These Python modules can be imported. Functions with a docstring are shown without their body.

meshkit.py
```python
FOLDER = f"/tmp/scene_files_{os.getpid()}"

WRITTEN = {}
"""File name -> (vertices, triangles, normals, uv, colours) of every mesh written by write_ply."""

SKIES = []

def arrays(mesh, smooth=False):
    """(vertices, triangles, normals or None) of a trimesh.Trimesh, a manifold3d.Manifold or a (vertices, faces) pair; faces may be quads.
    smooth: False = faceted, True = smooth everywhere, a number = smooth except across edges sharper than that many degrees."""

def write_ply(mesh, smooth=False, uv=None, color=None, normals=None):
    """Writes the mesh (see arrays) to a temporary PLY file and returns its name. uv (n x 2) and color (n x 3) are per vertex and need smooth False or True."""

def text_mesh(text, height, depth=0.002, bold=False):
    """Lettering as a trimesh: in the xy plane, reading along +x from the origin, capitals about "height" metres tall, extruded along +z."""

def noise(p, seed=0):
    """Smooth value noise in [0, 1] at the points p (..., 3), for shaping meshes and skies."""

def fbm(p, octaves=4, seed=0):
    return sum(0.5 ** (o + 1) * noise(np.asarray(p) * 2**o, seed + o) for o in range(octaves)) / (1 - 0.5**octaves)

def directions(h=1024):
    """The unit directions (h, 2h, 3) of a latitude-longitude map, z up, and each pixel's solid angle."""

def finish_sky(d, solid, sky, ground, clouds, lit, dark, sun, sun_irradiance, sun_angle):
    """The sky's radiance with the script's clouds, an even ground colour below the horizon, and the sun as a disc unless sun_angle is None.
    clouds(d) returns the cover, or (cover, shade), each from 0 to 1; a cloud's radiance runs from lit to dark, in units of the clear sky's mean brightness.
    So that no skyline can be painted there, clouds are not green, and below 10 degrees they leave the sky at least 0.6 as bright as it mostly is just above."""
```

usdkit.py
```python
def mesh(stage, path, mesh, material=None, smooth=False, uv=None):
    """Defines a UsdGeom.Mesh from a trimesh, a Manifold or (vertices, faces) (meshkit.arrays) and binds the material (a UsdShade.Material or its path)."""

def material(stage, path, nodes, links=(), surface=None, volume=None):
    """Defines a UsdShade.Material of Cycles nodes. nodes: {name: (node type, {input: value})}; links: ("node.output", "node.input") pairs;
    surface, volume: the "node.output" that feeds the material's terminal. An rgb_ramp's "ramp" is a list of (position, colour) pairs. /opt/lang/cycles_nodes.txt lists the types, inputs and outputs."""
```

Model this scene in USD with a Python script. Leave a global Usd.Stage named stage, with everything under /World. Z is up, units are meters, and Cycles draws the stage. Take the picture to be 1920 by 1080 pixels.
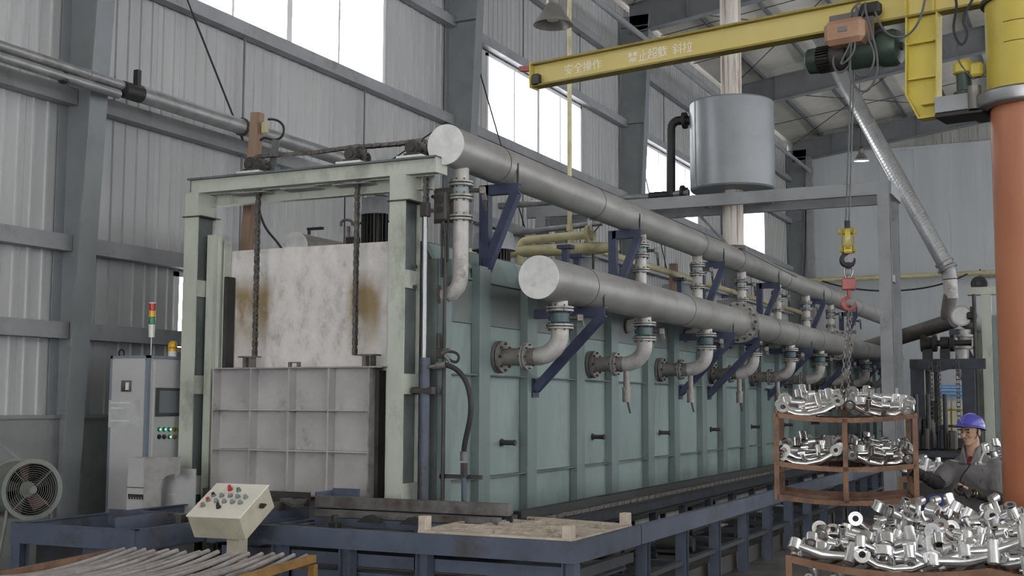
import math, random
import numpy as np, trimesh, shapely.geometry as sg, shapely.ops
import manifold3d as m3
import usdkit, meshkit
from pxr import Usd, UsdGeom, UsdLux, UsdShade, Gf, Sdf, Vt

stage = Usd.Stage.CreateInMemory()
UsdGeom.SetStageUpAxis(stage, 'Z'); UsdGeom.SetStageMetersPerUnit(stage, 1.0)
World = UsdGeom.Xform.Define(stage, '/World'); stage.SetDefaultPrim(World.GetPrim())
UsdGeom.Scope.Define(stage, '/World/Looks')
rnd = random.Random(11)

# ---------------------------------------------------------------- camera, sky, exposure
FPX = 2298.3
YAW, PITCH, ROLL = (math.radians(a) for a in (25.604, 5.343, 0.2037))
EYE = np.array([0, 0, 1.85])
_f = np.array([-math.sin(YAW) * math.cos(PITCH), math.cos(YAW) * math.cos(PITCH), math.sin(PITCH)])
_r = np.array([math.cos(YAW), math.sin(YAW), 0]); _u = np.cross(_r, _f)
_c, _s = math.cos(ROLL), math.sin(ROLL)
CAM = np.array([_r * _c + _u * _s, _u * _c - _r * _s, _f])
cam = UsdGeom.Camera.Define(stage, '/World/camera')
_m = np.eye(4); _m[0, :3], _m[1, :3], _m[2, :3], _m[3, :3] = CAM[0], CAM[1], -CAM[2], EYE
cam.AddTransformOp().Set(Gf.Matrix4d(_m.tolist()))
cam.CreateHorizontalApertureAttr(36.0); cam.CreateVerticalApertureAttr(20.25)
cam.CreateFocalLengthAttr(36.0 * FPX / 1920); cam.CreateClippingRangeAttr(Gf.Vec2f(0.05, 500))
cam.CreateExposureAttr(EXPOSURE := 0.58)
dome = UsdLux.DomeLight.Define(stage, '/World/sky')          # even overcast sky
dome.CreateIntensityAttr(1.0)
dome.CreateColorAttr(Gf.Vec3f(1.0, 0.995, 0.985))
dome.CreateExposureAttr(0.6)


def ray(px, py):
    return CAM.T @ np.array([(px - 960) / FPX, -(py - 540) / FPX, 1])


def at(px, py, X=None, Y=None, Z=None):                       # a point of the picture on a plane of the hall
    d = ray(px, py); i, v = (0, X) if X is not None else (1, Y) if Y is not None else (2, Z)
    return EYE + d * ((v - EYE[i]) / d[i])


def dep(px, py, d):
    return EYE + ray(px, py) * d


# ---------------------------------------------------------------- materials
L = {}
SAT = 0.62                                                     # the paints are weathered and greyish


KEEP = ('crane', 'jib', 'rail_y', 'helmet', 'signal', 'banner', 'red_', 'hoist', 'skin', 'rust', 'cloth_red', 'brass')


def mk(name, c, c2=None, scale=3.0, rough=0.6, metal=0.0, bump=0.0, bscale=40.0, stretch=(1, 1, 1), lo=0.4, hi=0.65, dirt=None, dscale=1.2, dlo=0.55, dhi=0.75, obj=False, rvar=0.0, detail=5, spec=None, dstretch=(1, 1, 1)):
    k = 1.0 if name.startswith(KEEP) else SAT
    c, c2, dirt = (None if q is None else tuple(np.dot(q, (.3, .59, .11)) * (1 - k) + np.array(q) * k) for q in (c, c2, dirt))
    n = {"p": ("principled_bsdf", {"base_color": c, "roughness": rough, "metallic": metal})}
    if spec is not None:
        n["p"][1]["specular_ior_level"] = spec
    l = []
    src = "g.object" if obj else "g.position"
    if c2 is not None or dirt is not None or bump or rvar:
        n["g"] = ("texture_coordinate", {}) if obj else ("geometry", {})
    last = None
    if c2 is not None:
        n["m"] = ("mapping", {"scale": stretch}); n["n"] = ("noise_texture", {"scale": scale, "detail": float(detail), "roughness": 0.6})
        n["r"] = ("rgb_ramp", {"ramp": [(lo, c), (hi, c2)]})
        l += [(src, "m.vector"), ("m.vector", "n.vector"), ("n.fac", "r.fac")]; last = "r.color"
    if dirt is not None:
        n["m2"] = ("mapping", {"scale": dstretch, "location": (3.1, 7.7, 1.3)}); n["n2"] = ("noise_texture", {"scale": dscale, "detail": 8.0, "roughness": 0.68})
        n["r2"] = ("rgb_ramp", {"ramp": [(dlo, (0, 0, 0)), (dhi, (1, 1, 1))]})
        n["x"] = ("mix", {"color1": c, "color2": dirt})
        l += [(src, "m2.vector"), ("m2.vector", "n2.vector"), ("n2.fac", "r2.fac"), ("r2.color", "x.fac")]
        if last: l.append((last, "x.color1"))
        last = "x.color"
    if last: l.append((last, "p.base_color"))
    if bump:
        n["b3"] = ("noise_texture", {"scale": bscale, "detail": 3.0}); n["b"] = ("bump", {"strength": bump, "distance": 0.01})
        l += [(src, "b3.vector"), ("b3.fac", "b.height"), ("b.normal", "p.normal")]
    if rvar:
        n["n4"] = ("noise_texture", {"scale": 6.0, "detail": 4.0}); n["q"] = ("map_range", {"from_min": 0.3, "from_max": 0.7, "to_min": max(0.03, rough - rvar), "to_max": rough + rvar})
        l += [(src, "n4.vector"), ("n4.fac", "q.value"), ("q.result", "p.roughness")]
    L[name] = usdkit.material(stage, '/World/Looks/' + name, n, l, surface="p.BSDF")
    return L[name]


def emit(name, c, s):
    L[name] = usdkit.material(stage, '/World/Looks/' + name, {"e": ("emission", {"color": c, "strength": s})}, [], surface="e.emission")


def h(s):                                                     # sRGB hex -> linear
    v = [int(s[i:i + 2], 16) / 255 for i in (0, 2, 4)]
    return tuple(x / 12.92 if x <= .04045 else ((x + .055) / 1.055) ** 2.4 for x in v)


# setting
mk('wall_sheet', h('acacae'), h('b1b1b3'), scale=1.5, rough=.5, stretch=(1, 3, .3), dirt=h('9e9ea0'), dscale=1.1, dlo=.55, dhi=1.0, dstretch=(1, 2, .35))
mk('wall_sheet_b', h('a7a7aa'), h('adadb0'), scale=1.5, rough=.5, stretch=(1, 3, .3), dirt=h('9a9a9d'), dscale=1.3, dlo=.55, dhi=1.0, dstretch=(1, 2, .35))
mk('dado', h('86888a'), h('7a7c7e'), scale=1.2, rough=.8, dirt=h('5a5b5c'), dscale=1.3, dlo=.5, dhi=.8)
mk('column_paint', h('7e848a'), h('777d83'), scale=2, rough=.45, dirt=h('666b70'), dscale=1.7, dlo=.56, dhi=.85)
mk('girt_paint', h('93949a'), h('898a90'), scale=2, rough=.5, dirt=h('6b6c71'), dscale=2.0)
mk('roof_sheet', h('d9d3c6'), h('cbc5b7'), scale=1, rough=.6, dirt=h('9c968b'), dscale=.6, dlo=.55, dhi=.95)
mk('rafter_paint', h('707479'), h('676b70'), scale=2, rough=.5, dirt=h('575b5f'), dscale=1.5)
mk('roof_steel', h('686b70'), h('5a5d61'), scale=2, rough=.5)
mk('far_panel', h('b8bdc2'), h('aeb4ba'), scale=.6, rough=.5, stretch=(2, 1, .15), dirt=h('9aa1a8'), dscale=.6, dlo=.5, dhi=.95, dstretch=(2, 1, .2))
mk('gable_sheet', h('a9a9a2'), h('98988f'), scale=1, rough=.6, stretch=(3, 1, .3))
mk('concrete', h('5b5957'), h('474543'), scale=1.6, rough=.75, dirt=h('2a2928'), dscale=1.1, dlo=.5, dhi=.75, bump=.1, bscale=30)
mk('frame_white', h('d8d9da'), rough=.4)
L['pane'] = usdkit.material(stage, '/World/Looks/pane', {"t": ("transparent_bsdf", {"color": (.93, .94, .95)}), "gl": ("glossy_bsdf", {"roughness": .02}), "mx": ("mix_closure", {"fac": 0.05})},
                            [("t.BSDF", "mx.closure1"), ("gl.BSDF", "mx.closure2")], surface="mx.closure")
# metals and paints
mk('pale_green', h('b7bfac'), h('a8b09f'), scale=2.2, rough=.55, dirt=h('77776a'), dscale=1.8, dlo=.55, dhi=.75, stretch=(1, 1, .5), dstretch=(1, 1, .6))
mk('teal', h('7b9691'), h('6f8a87'), scale=1.3, rough=.5, stretch=(1, 1, .35), dirt=h('52605e'), dscale=.9, dlo=.54, dhi=.8, dstretch=(1, 1, .45))
mk('teal_b', h('74908c'), h('7f9992'), scale=1.3, rough=.5, stretch=(1, 1, .35), dirt=h('566360'), dscale=1.1, dlo=.52, dhi=.8, dstretch=(1, 1, .45))
mk('teal_grey', h('6c7a76'), h('64736f'), scale=1.3, rough=.5, stretch=(1, 1, .35), dirt=h('4f5a57'), dscale=1.0, dlo=.56, dhi=.8)
mk('teal_rib', h('6e8584'), h('607776'), scale=1.3, rough=.45, stretch=(1, 1, .35), dirt=h('455251'), dscale=1.4, dlo=.56, dhi=.8)
mk('teal_old', h('62706e'), h('4b5755'), scale=2.0, rough=.6, dirt=h('2c302f'), dscale=2.0)
mk('door_paint', h('b3aeae'), h('a39e9f'), scale=2.0, rough=.6, dirt=h('5c5654'), dscale=1.7, dlo=.58, dhi=.78, bump=.06, bscale=30)
mk('door_edge', h('a4a09f'), h('8b8685'), scale=5, rough=.6, dirt=h('5a5552'), dscale=3, dlo=.55, dhi=.75)
mk('soot', h('3c3a39'), h('2a2928'), scale=3, rough=.8)  # plain dark paint; inside the fan drum it stands in for shade
mk('silver', h('a7a5a2'), h('96938f'), scale=2.5, rough=.42, metal=.35, dirt=h('7b736b'), dscale=1.3, dlo=.5, dhi=.85, stretch=(1, .4, 1), bump=.05, bscale=25)
mk('cap_white', h('dcdcdc'), h('c9c9c9'), scale=6, rough=.6, dirt=h('8f8f8f'), dscale=4, dlo=.6, dhi=.75, bump=.15, bscale=60)
mk('pipe_white', h('bdb8b4'), h('a49e99'), scale=5, rough=.5, metal=.15, dirt=h('6e645d'), dscale=3.5, dlo=.53, dhi=.72)
mk('pipe_grey', h('8f8984'), h('7c7570'), scale=5, rough=.5, metal=.3, dirt=h('4c443e'), dscale=3.5, dlo=.54, dhi=.74)
mk('pipe_rusty', h('6b625f'), h('534a47'), scale=1.5, rough=.6, metal=.2, dirt=h('3c302b'), dscale=1.2)
mk('flange', h('a5a19c'), h('86817b'), scale=9, rough=.5, metal=.3, dirt=h('4a4440'), dscale=6, dlo=.55, dhi=.7)
mk('navy', h('39456b'), h('303a5c'), scale=3, rough=.45, dirt=h('22283c'), dscale=2.5)
mk('navy_dark', h('253149'), h('1d273a'), scale=3, rough=.5, dirt=h('141a26'), dscale=2.5)
mk('valve_teal', h('3f6468'), h('33545a'), scale=6, rough=.45)
mk('valve_pale', h('8fa5a3'), h('76908f'), scale=6, rough=.45)
mk('yellow_pipe', h('c9bd78'), h('b5a764'), scale=3, rough=.45, dirt=h('857845'), dscale=2)
mk('crane_yellow', h('bfae4a'), h('b3a142'), scale=1.5, rough=.42, dirt=h('8a7d3c'), dscale=2.0, dlo=.58, dhi=.8)
mk('jib_yellow', h('c4b474'), h('bfae62'), scale=1.2, rough=.45, dirt=h('a0905a'), dscale=1.5, dlo=.6, dhi=.85)
mk('crane_dark', h('8f8034'), h('77692c'), scale=2, rough=.5)
mk('crane_orange', h('ad7050'), h('a06347'), scale=1.2, rough=.38, stretch=(1, 1, .4), dirt=h('7d523f'), dscale=1.2, dlo=.58, dhi=.85)
mk('table_blue', h('4a5872'), h('3f4d66'), scale=2.5, rough=.5, dirt=h('3f3a36'), dscale=2.2, dlo=.52, dhi=.7)
mk('table_dark', h('303a4a'), h('272f3d'), scale=2.5, rough=.6, dirt=h('2a2623'), dscale=2.2, dlo=.45, dhi=.65)
mk('old_steel', h('4a4542'), h('3a3634'), scale=4, rough=.6, metal=.2, dirt=h('282523'), dscale=3)
mk('black_steel', h('2e2d2e'), h('222122'), scale=4, rough=.55, metal=.2)
mk('worn_steel', h('7d7875'), h('625d5a'), scale=5, rough=.45, metal=.4, dirt=h('4b3f38'), dscale=3, dlo=.5, dhi=.7)
mk('rust', h('7c5f4c'), h('694c3a'), scale=5, rough=.75, dirt=h('4a362b'), dscale=5, dlo=.5, dhi=.7, bump=.15, bscale=90)
mk('rust_yellow', h('97743f'), h('80602f'), scale=4, rough=.7, dirt=h('4f3a22'), dscale=4, bump=.1, bscale=70)
mk('bar_steel', h('a59d99'), h('918985'), scale=6, rough=.6, metal=.1, dirt=h('776253'), dscale=4, dlo=.55, dhi=.72, bump=.12, bscale=60)
mk('tray_cast', h('c7b69e'), h('b39f86'), scale=5, rough=.7, dirt=h('7d6a55'), dscale=4, dlo=.5, dhi=.72, bump=.1, bscale=50)
mk('timber', h('9b7657'), h('8a6547'), scale=4, rough=.75, stretch=(6, 6, .5))
mk('cream', h('d9d3c0'), h('cfc9b6'), scale=3, rough=.4, dirt=h('9a927c'), dscale=2.6, dlo=.62, dhi=.75)
mk('cream_old', h('beb695'), h('aba382'), scale=4, rough=.5, dirt=h('564f3c'), dscale=4, dlo=.6, dhi=.72)
mk('cabinet_grey', h('b4b5b6'), h('abacad'), scale=1.4, rough=.42, dirt=h('858687'), dscale=1.2, dlo=.6, dhi=.9)
mk('cabinet_blue', h('75859a'), h('6a7a8e'), scale=2, rough=.45)
mk('screen_dark', h('43474c'), rough=.25)
mk('screen_glass', h('6f767c'), rough=.15)
mk('gantry_grey', h('8f9398'), h('80848a'), scale=2, rough=.45, dirt=h('66696e'), dscale=1.5)
mk('drum_grey', h('8b9197'), h('82888e'), scale=1.2, rough=.36, metal=.22, dirt=h('74797f'), dscale=1, dlo=.55, dhi=.85)
mk('fan_green', h('6f776c'), h('5f675d'), scale=3, rough=.5, dirt=h('3f4640'), dscale=2.4)
mk('fan_red', h('6a4440'), rough=.6)
mk('chain', h('6e6863'), h('4c4743'), scale=20, rough=.45, metal=.35)
mk('chain_bright', h('8a8a8a'), h('6a6a6a'), scale=20, rough=.35, metal=.8)
mk('chrome', h('98989a'), rough=.42, metal=1.0)
mk('rubber', h('2b2b2c'), h('222222'), scale=10, rough=.55)
mk('cable_grey', h('55555a'), rough=.5)
mk('galv', h('b6b6b8'), h('a6a7a9'), scale=2, rough=.34, metal=.8)
mk('galv_dull', h('9a999b'), h('88878a'), scale=4, rough=.45, metal=.5, dirt=h('6a6663'), dscale=2)
mk('hoist_green', h('34463c'), h('28372f'), scale=4, rough=.45, dirt=h('1f2421'), dscale=2.5, dlo=.5, dhi=.7)
mk('hoist_box', h('a5826a'), h('94705a'), scale=4, rough=.5, dirt=h('5c4438'), dscale=2.5)
mk('red_paint', h('a04f4c'), h('8d403e'), scale=6, rough=.45, dirt=h('c99a95'), dscale=9, dlo=.6, dhi=.7)
mk('signal_red', h('b4302a'), rough=.35); mk('signal_amber', h('d9a324'), rough=.3); mk('signal_green', h('2f7d58'), rough=.35)
mk('white_plastic', h('cfcfc9'), rough=.4); mk('black_plastic', h('222226'), rough=.4); mk('brass', h('b29a5a'), rough=.35, metal=.7)
emit('lit_green', (.25, .9, .55), 1.0); emit('lamp_glow', (1, 1, 1), 4.0)
mk('lamp_shell', h('8e8a84'), h('7c7872'), scale=3, rough=.35, metal=.5)
mk('paper', h('b9babb'), h('a7a8a9'), scale=5, rough=.6)
mk('lettering', h('e4ddd0'), rough=.6)
mk('alu', h('e9e9ea'), h('d8d8da'), scale=5, rough=.18, metal=1.0, obj=True, rvar=.07)
mk('alu_dull', h('d8d8d9'), h('c6c6c8'), scale=5, rough=.32, metal=.92, obj=True, rvar=.08)
mk('helmet', h('4a49a0'), rough=.22); mk('cloth_grey', h('716d70'), h('646063'), scale=9, rough=.9, bump=.2, bscale=18)
mk('cloth_pale', h('a9a7a8'), rough=.9); mk('cloth_black', h('201d1e'), h('191617'), scale=14, rough=.9, bump=.25, bscale=25)
mk('glove', h('35302f'), h('2a2625'), scale=20, rough=.85); mk('skin', h('b08d78'), h('a6826d'), scale=12, rough=.55); mk('hair', h('1c1917'), rough=.7)
mk('cloth_red', h('7d2226'), rough=.9); mk('lip', h('a37f6f'), rough=.5); mk('eye_dark', h('1d1817'), rough=.3)
mk('banner_blue', h('5fa0dc'), rough=.5); mk('rail_yellow', h('c9b52c'), rough=.45); mk('bag_blue', h('2b3f8c'), rough=.6)


def graph(name, nodes, links):
    L[name] = usdkit.material(stage, '/World/Looks/' + name, nodes, links, surface="p.BSDF")


# the furnace front: limewashed plate with two ochre stains where the chains drip
def stain_material(name, x1, x2, z0, z1):
    n = {"g": ("geometry", {}), "s": ("separate_xyz", {}), "n": ("noise_texture", {"scale": 5.0, "detail": 8.0, "roughness": .7}), "nm": ("mapping", {"scale": (1.3, 1, .8)}),
         "r": ("rgb_ramp", {"ramp": [(.32, h('aeaaa8')), (.46, h('cfcbc9')), (.65, h('dcd9d7'))]}), "nb": ("noise_texture", {"scale": 22.0, "detail": 5.0}), "b": ("bump", {"strength": .35, "distance": .01}),
         "p": ("principled_bsdf", {"roughness": .7}), "mx": ("mix", {"color2": h('94815f')}),
         "zf": ("map_range", {"from_min": z0, "from_max": z0 + .5, "to_min": 0.0, "to_max": 1.0, "clamp": True}), "zt": ("map_range", {"from_min": z1 - .25, "from_max": z1, "to_min": 1.0, "to_max": 0.0, "clamp": True}),
         "nz": ("noise_texture", {"scale": 3.0, "detail": 6.0}), "k": ("math", {"math_type": "multiply"}), "k2": ("math", {"math_type": "multiply"}), "mxn": ("math", {"math_type": "maximum"}), "k3": ("math", {"math_type": "multiply"}), "nr": ("map_range", {"from_min": .38, "from_max": .55, "to_min": .25, "to_max": 1.0, "clamp": True})}
    l = [("g.position", "s.vector"), ("g.position", "nm.vector"), ("nm.vector", "n.vector"), ("n.fac", "r.fac"), ("g.position", "nb.vector"), ("nb.fac", "b.height"), ("b.normal", "p.normal"), ("r.color", "mx.color1"), ("g.position", "nz.vector"),
         ("s.z", "zf.value"), ("s.z", "zt.value"), ("zf.result", "k.value1"), ("zt.result", "k.value2"), ("nm.vector", "nz.vector"), ("nz.fac", "nr.value")]
    for i, (xc, hw) in enumerate((x1, x2)):
        n[f"d{i}"] = ("math", {"math_type": "subtract", "value2": xc}); n[f"a{i}"] = ("math", {"math_type": "absolute"}); n[f"w{i}"] = ("map_range", {"from_min": hw * .6, "from_max": hw, "to_min": 1.0, "to_max": 0.0, "clamp": True})
        l += [("s.x", f"d{i}.value1"), (f"d{i}.value", f"a{i}.value1"), (f"a{i}.value", f"w{i}.value"), (f"w{i}.result", f"mxn.value{i + 1}")]
    l += [("mxn.value", "k2.value1"), ("k.value", "k2.value2"), ("k2.value", "k3.value1"), ("nr.result", "k3.value2"), ("k3.value", "mx.fac"), ("mx.color", "p.base_color")]
    graph(name, n, l)


# the stack: peeling limewash with rust runs down one side
graph('stack_paint', {"g": ("geometry", {}), "m": ("mapping", {"scale": (9, 9, .35)}), "n": ("noise_texture", {"scale": 1.6, "detail": 7.0, "roughness": .65}), "r": ("rgb_ramp", {"ramp": [(.3, h('6d4a38')), (.42, h('98897c')), (.5, h('c8c2ba')), (.7, h('d5d0c9'))]}), "p": ("principled_bsdf", {"roughness": .65})},
      [("g.position", "m.vector"), ("m.vector", "n.vector"), ("n.fac", "r.fac"), ("r.color", "p.base_color")])


# ---------------------------------------------------------------- geometry
def unit(v):
    v = np.asarray(v, float); return v / np.linalg.norm(v)


def frame(d, up=(0, 0, 1)):
    d = unit(d); up = np.asarray(up, float)
    if abs(d @ unit(up)) > .98: up = np.array([0, 1, 0.]) if abs(d[1]) < .9 else np.array([1, 0, 0.])
    s = unit(np.cross(d, up)); return s, np.cross(s, d), d   # side, up, along


_poly = {}


class MB:
    """Collects shapes for one mesh."""
    def __init__(self): self.v, self.f, self.n = [], [], 0

    def add(self, v, f):
        v = np.asarray(v, float); f = np.asarray(f, int)
        if f.shape[1] == 4: f = np.vstack([f[:, [0, 1, 2]], f[:, [0, 2, 3]]])
        self.v.append(v); self.f.append(f + self.n); self.n += len(v); return self

    def mesh(self, m, M=None):
        v, f, _ = meshkit.arrays(m)
        if M is not None: v = v @ np.asarray(M)[:3, :3].T + np.asarray(M)[:3, 3]
        return self.add(v, f)

    def bx(self, x0, x1, y0, y1, z0, z1):
        x0, x1 = sorted((x0, x1)); y0, y1 = sorted((y0, y1)); z0, z1 = sorted((z0, z1))
        v = [(x, y, z) for x in (x0, x1) for y in (y0, y1) for z in (z0, z1)]
        return self.add(v, [(0, 1, 3, 2), (4, 6, 7, 5), (0, 4, 5, 1), (2, 3, 7, 6), (0, 2, 6, 4), (1, 5, 7, 3)])

    def box(self, c, s, R=np.eye(3)):
        b = MB().bx(-s[0] / 2, s[0] / 2, -s[1] / 2, s[1] / 2, -s[2] / 2, s[2] / 2)
        return self.add(b.v[0] @ np.asarray(R).T + np.asarray(c), b.f[0])

    def sec(self, poly, p0, p1, up=(0, 0, 1)):                # extrude a 2D outline (side, up) from p0 to p1
        p0, p1 = np.asarray(p0, float), np.asarray(p1, float); s, u, d = frame(p1 - p0, up)
        poly = np.asarray(poly, float); key = poly.tobytes()
        if key not in _poly:
            pg = sg.Polygon(poly); 
            tv, tf = trimesh.creation.triangulate_polygon(pg, engine='earcut'); 
            _poly[key] = (np.asarray(pg.exterior.coords)[:-1] if pg.exterior.is_ccw else np.asarray(pg.exterior.coords)[:-1][::-1], tv, tf)
        ring, tv, tf = _poly[key]; k = len(ring)
        P = lambda q, o: o + q[:, :1] * s + q[:, 1:] * u
        # (side, up, along) with side x up = -along
        i = np.arange(k); j = (i + 1) % k
        self.add(np.vstack([P(ring, p0), P(ring, p1)]), np.stack([i, i + k, j + k, j], 1))
        if sg.Polygon(tv[tf[0]]).exterior.is_ccw is False: tf = tf[:, ::-1]
        self.add(P(tv, p0), tf); return self.add(P(tv, p1), tf[:, ::-1])

    def bar(self, p0, p1, w, t, up=(0, 0, 1)):
        return self.sec([(-w / 2, -t / 2), (w / 2, -t / 2), (w / 2, t / 2), (-w / 2, t / 2)], p0, p1, up)

    def ibeam(self, p0, p1, hh, b, tw=.012, tf=.016, up=(0, 0, 1)):
        y = hh / 2; x = b / 2; w = tw / 2
        return self.sec([(-x, -y), (x, -y), (x, -y + tf), (w, -y + tf), (w, y - tf), (x, y - tf), (x, y), (-x, y), (-x, y - tf), (-w, y - tf), (-w, -y + tf), (-x, -y + tf)], p0, p1, up)

    def chan(self, p0, p1, hh, b, t=.01, up=(0, 0, 1), flip=1):      # web at side 0, flanges to side b*flip
        y = hh / 2; q = [(0, -y), (b, -y), (b, -y + t), (t, -y + t), (t, y - t), (b, y - t), (b, y), (0, y)]
        return self.sec([(a * flip, c) for a, c in q], p0, p1, up)

    def angle(self, p0, p1, b, t=.008, up=(0, 0, 1), fx=1, fy=1):
        q = [(0, 0), (b, 0), (b, t), (t, t), (t, b), (0, b)]
        return self.sec([(a * fx, c * fy) for a, c in q], p0, p1, up)

    def cyl(self, p0, p1, r, n=20, r1=None):
        p0, p1 = np.asarray(p0, float), np.asarray(p1, float); r1 = r if r1 is None else r1
        s, u, d = frame(p1 - p0); a = np.linspace(0, 2 * math.pi, n, endpoint=False)
        c = np.cos(a)[:, None] * s + np.sin(a)[:, None] * u; i = np.arange(n); j = (i + 1) % n
        self.add(np.vstack([p0 + c * r, p1 + c * r1]), np.stack([i, i + n, j + n, j], 1))
        for p, q, fl in ((p0, r, 0), (p1, r1, 1)):
            f = np.stack([np.full(n, n), i, j], 1)
            self.add(np.vstack([p + c * q, p]), f[:, ::-1] if fl else f)
        return self

    def tube(self, pts, r, n=10, cap=True):
        pts = np.asarray(pts, float); m = len(pts); rr = np.full(m, r) if np.ndim(r) == 0 else np.asarray(r)
        t = np.gradient(pts, axis=0); t /= np.maximum(np.linalg.norm(t, axis=1, keepdims=True), 1e-9)
        s, u, _ = frame(t[0]); a = np.linspace(0, 2 * math.pi, n, endpoint=False); V = []
        for k in range(m):
            s = unit(s - (s @ t[k]) * t[k]); u = np.cross(s, t[k]); V.append(pts[k] + rr[k] * (np.cos(a)[:, None] * s + np.sin(a)[:, None] * u))
        i = np.arange(n); j = (i + 1) % n; F = [np.stack([i + k * n, i + (k + 1) * n, j + (k + 1) * n, j + k * n], 1) for k in range(m - 1)]
        self.add(np.vstack(V), np.vstack(F))
        if cap:
            for e, fl in ((0, 0), (m - 1, 1)):
                f = np.stack([np.full(n, n), i, j], 1); self.add(np.vstack([V[e], pts[e]]), f[:, ::-1] if fl else f)
        return self

    def lathe(self, prof, o, axis=(0, 0, 1), n=24):           # prof: (radius, height along the axis)
        o = np.asarray(o, float); s, u, d = frame(axis); prof = np.asarray(prof, float); m = len(prof)
        a = np.linspace(0, 2 * math.pi, n, endpoint=False); c = np.cos(a)[:, None] * s + np.sin(a)[:, None] * u
        V = np.vstack([o + d * z + c * r for r, z in prof]); i = np.arange(n); j = (i + 1) % n
        return self.add(V, np.vstack([np.stack([i + k * n, i + (k + 1) * n, j + (k + 1) * n, j + k * n], 1) for k in range(m - 1)]))

    def ring(self, c, axis, r0, r1, t, n=28):                 # washer, t thick, centred on c
        return self.lathe([(r0, -t / 2), (r1, -t / 2), (r1, t / 2), (r0, t / 2), (r0, -t / 2)], c, axis, n)

    def bolts(self, c, axis, R, k, r=.012, l=.03, n=6, a0=0):
        s, u, d = frame(axis)
        for q in range(k):
            a = a0 + 2 * math.pi * q / k; p = np.asarray(c) + R * (math.cos(a) * s + math.sin(a) * u); self.cyl(p - d * l / 2, p + d * l / 2, r, n)
        return self

    def get(self):
        return np.vstack(self.v), np.vstack(self.f)


def rbox(x, y, z, r=.01):                                     # box with chamfered edges, centred
    pts = [(sx * (x / 2 - a), sy * (y / 2 - b), sz * (z / 2 - c)) for sx in (-1, 1) for sy in (-1, 1) for sz in (-1, 1) for a, b, c in ((0, r, r), (r, 0, r), (r, r, 0))]
    return m3.Manifold.hull_points(np.array(pts))


def mat4(R, t):
    M = np.eye(4); M[:3, :3] = R; M[:3, 3] = t; return M


def rotz(a): c, s = math.cos(a), math.sin(a); return np.array([[c, -s, 0], [s, c, 0], [0, 0, 1.]])
def rotx(a): c, s = math.cos(a), math.sin(a); return np.array([[1, 0, 0], [0, c, -s], [0, s, c]])
def roty(a): c, s = math.cos(a), math.sin(a); return np.array([[c, 0, s], [0, 1, 0], [-s, 0, c]])


def arc(p0, corner, p1, r, n=8):                              # rounded corner of a pipe run
    p0, c, p1 = (np.asarray(q, float) for q in (p0, corner, p1)); a, b = unit(p0 - c), unit(p1 - c)
    ang = math.acos(max(-1, min(1, a @ b))); l = r / math.tan(ang / 2); ctr = c + unit(a + b) * (r / math.sin(ang / 2)); A, B = c + a * l - ctr, c + b * l - ctr; w = math.acos(max(-1, min(1, unit(A) @ unit(B))))
    return [ctr + (math.sin((1 - t) * w) * A + math.sin(t * w) * B) / math.sin(w) for t in np.linspace(0, 1, n)]


def run(pts, r, n=6):                                         # polyline with rounded corners
    out = [np.asarray(pts[0], float)]
    for i in range(1, len(pts) - 1): out += arc(pts[i - 1], pts[i], pts[i + 1], r, n)
    return out + [np.asarray(pts[-1], float)]


def spline(pts, n=40):
    from scipy.interpolate import CubicSpline
    pts = np.asarray(pts, float); t = np.r_[0, np.cumsum(np.linalg.norm(np.diff(pts, axis=0), axis=1))]
    return CubicSpline(t, pts)(np.linspace(0, t[-1], n))


# ---------------------------------------------------------------- things
used = {}


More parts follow.
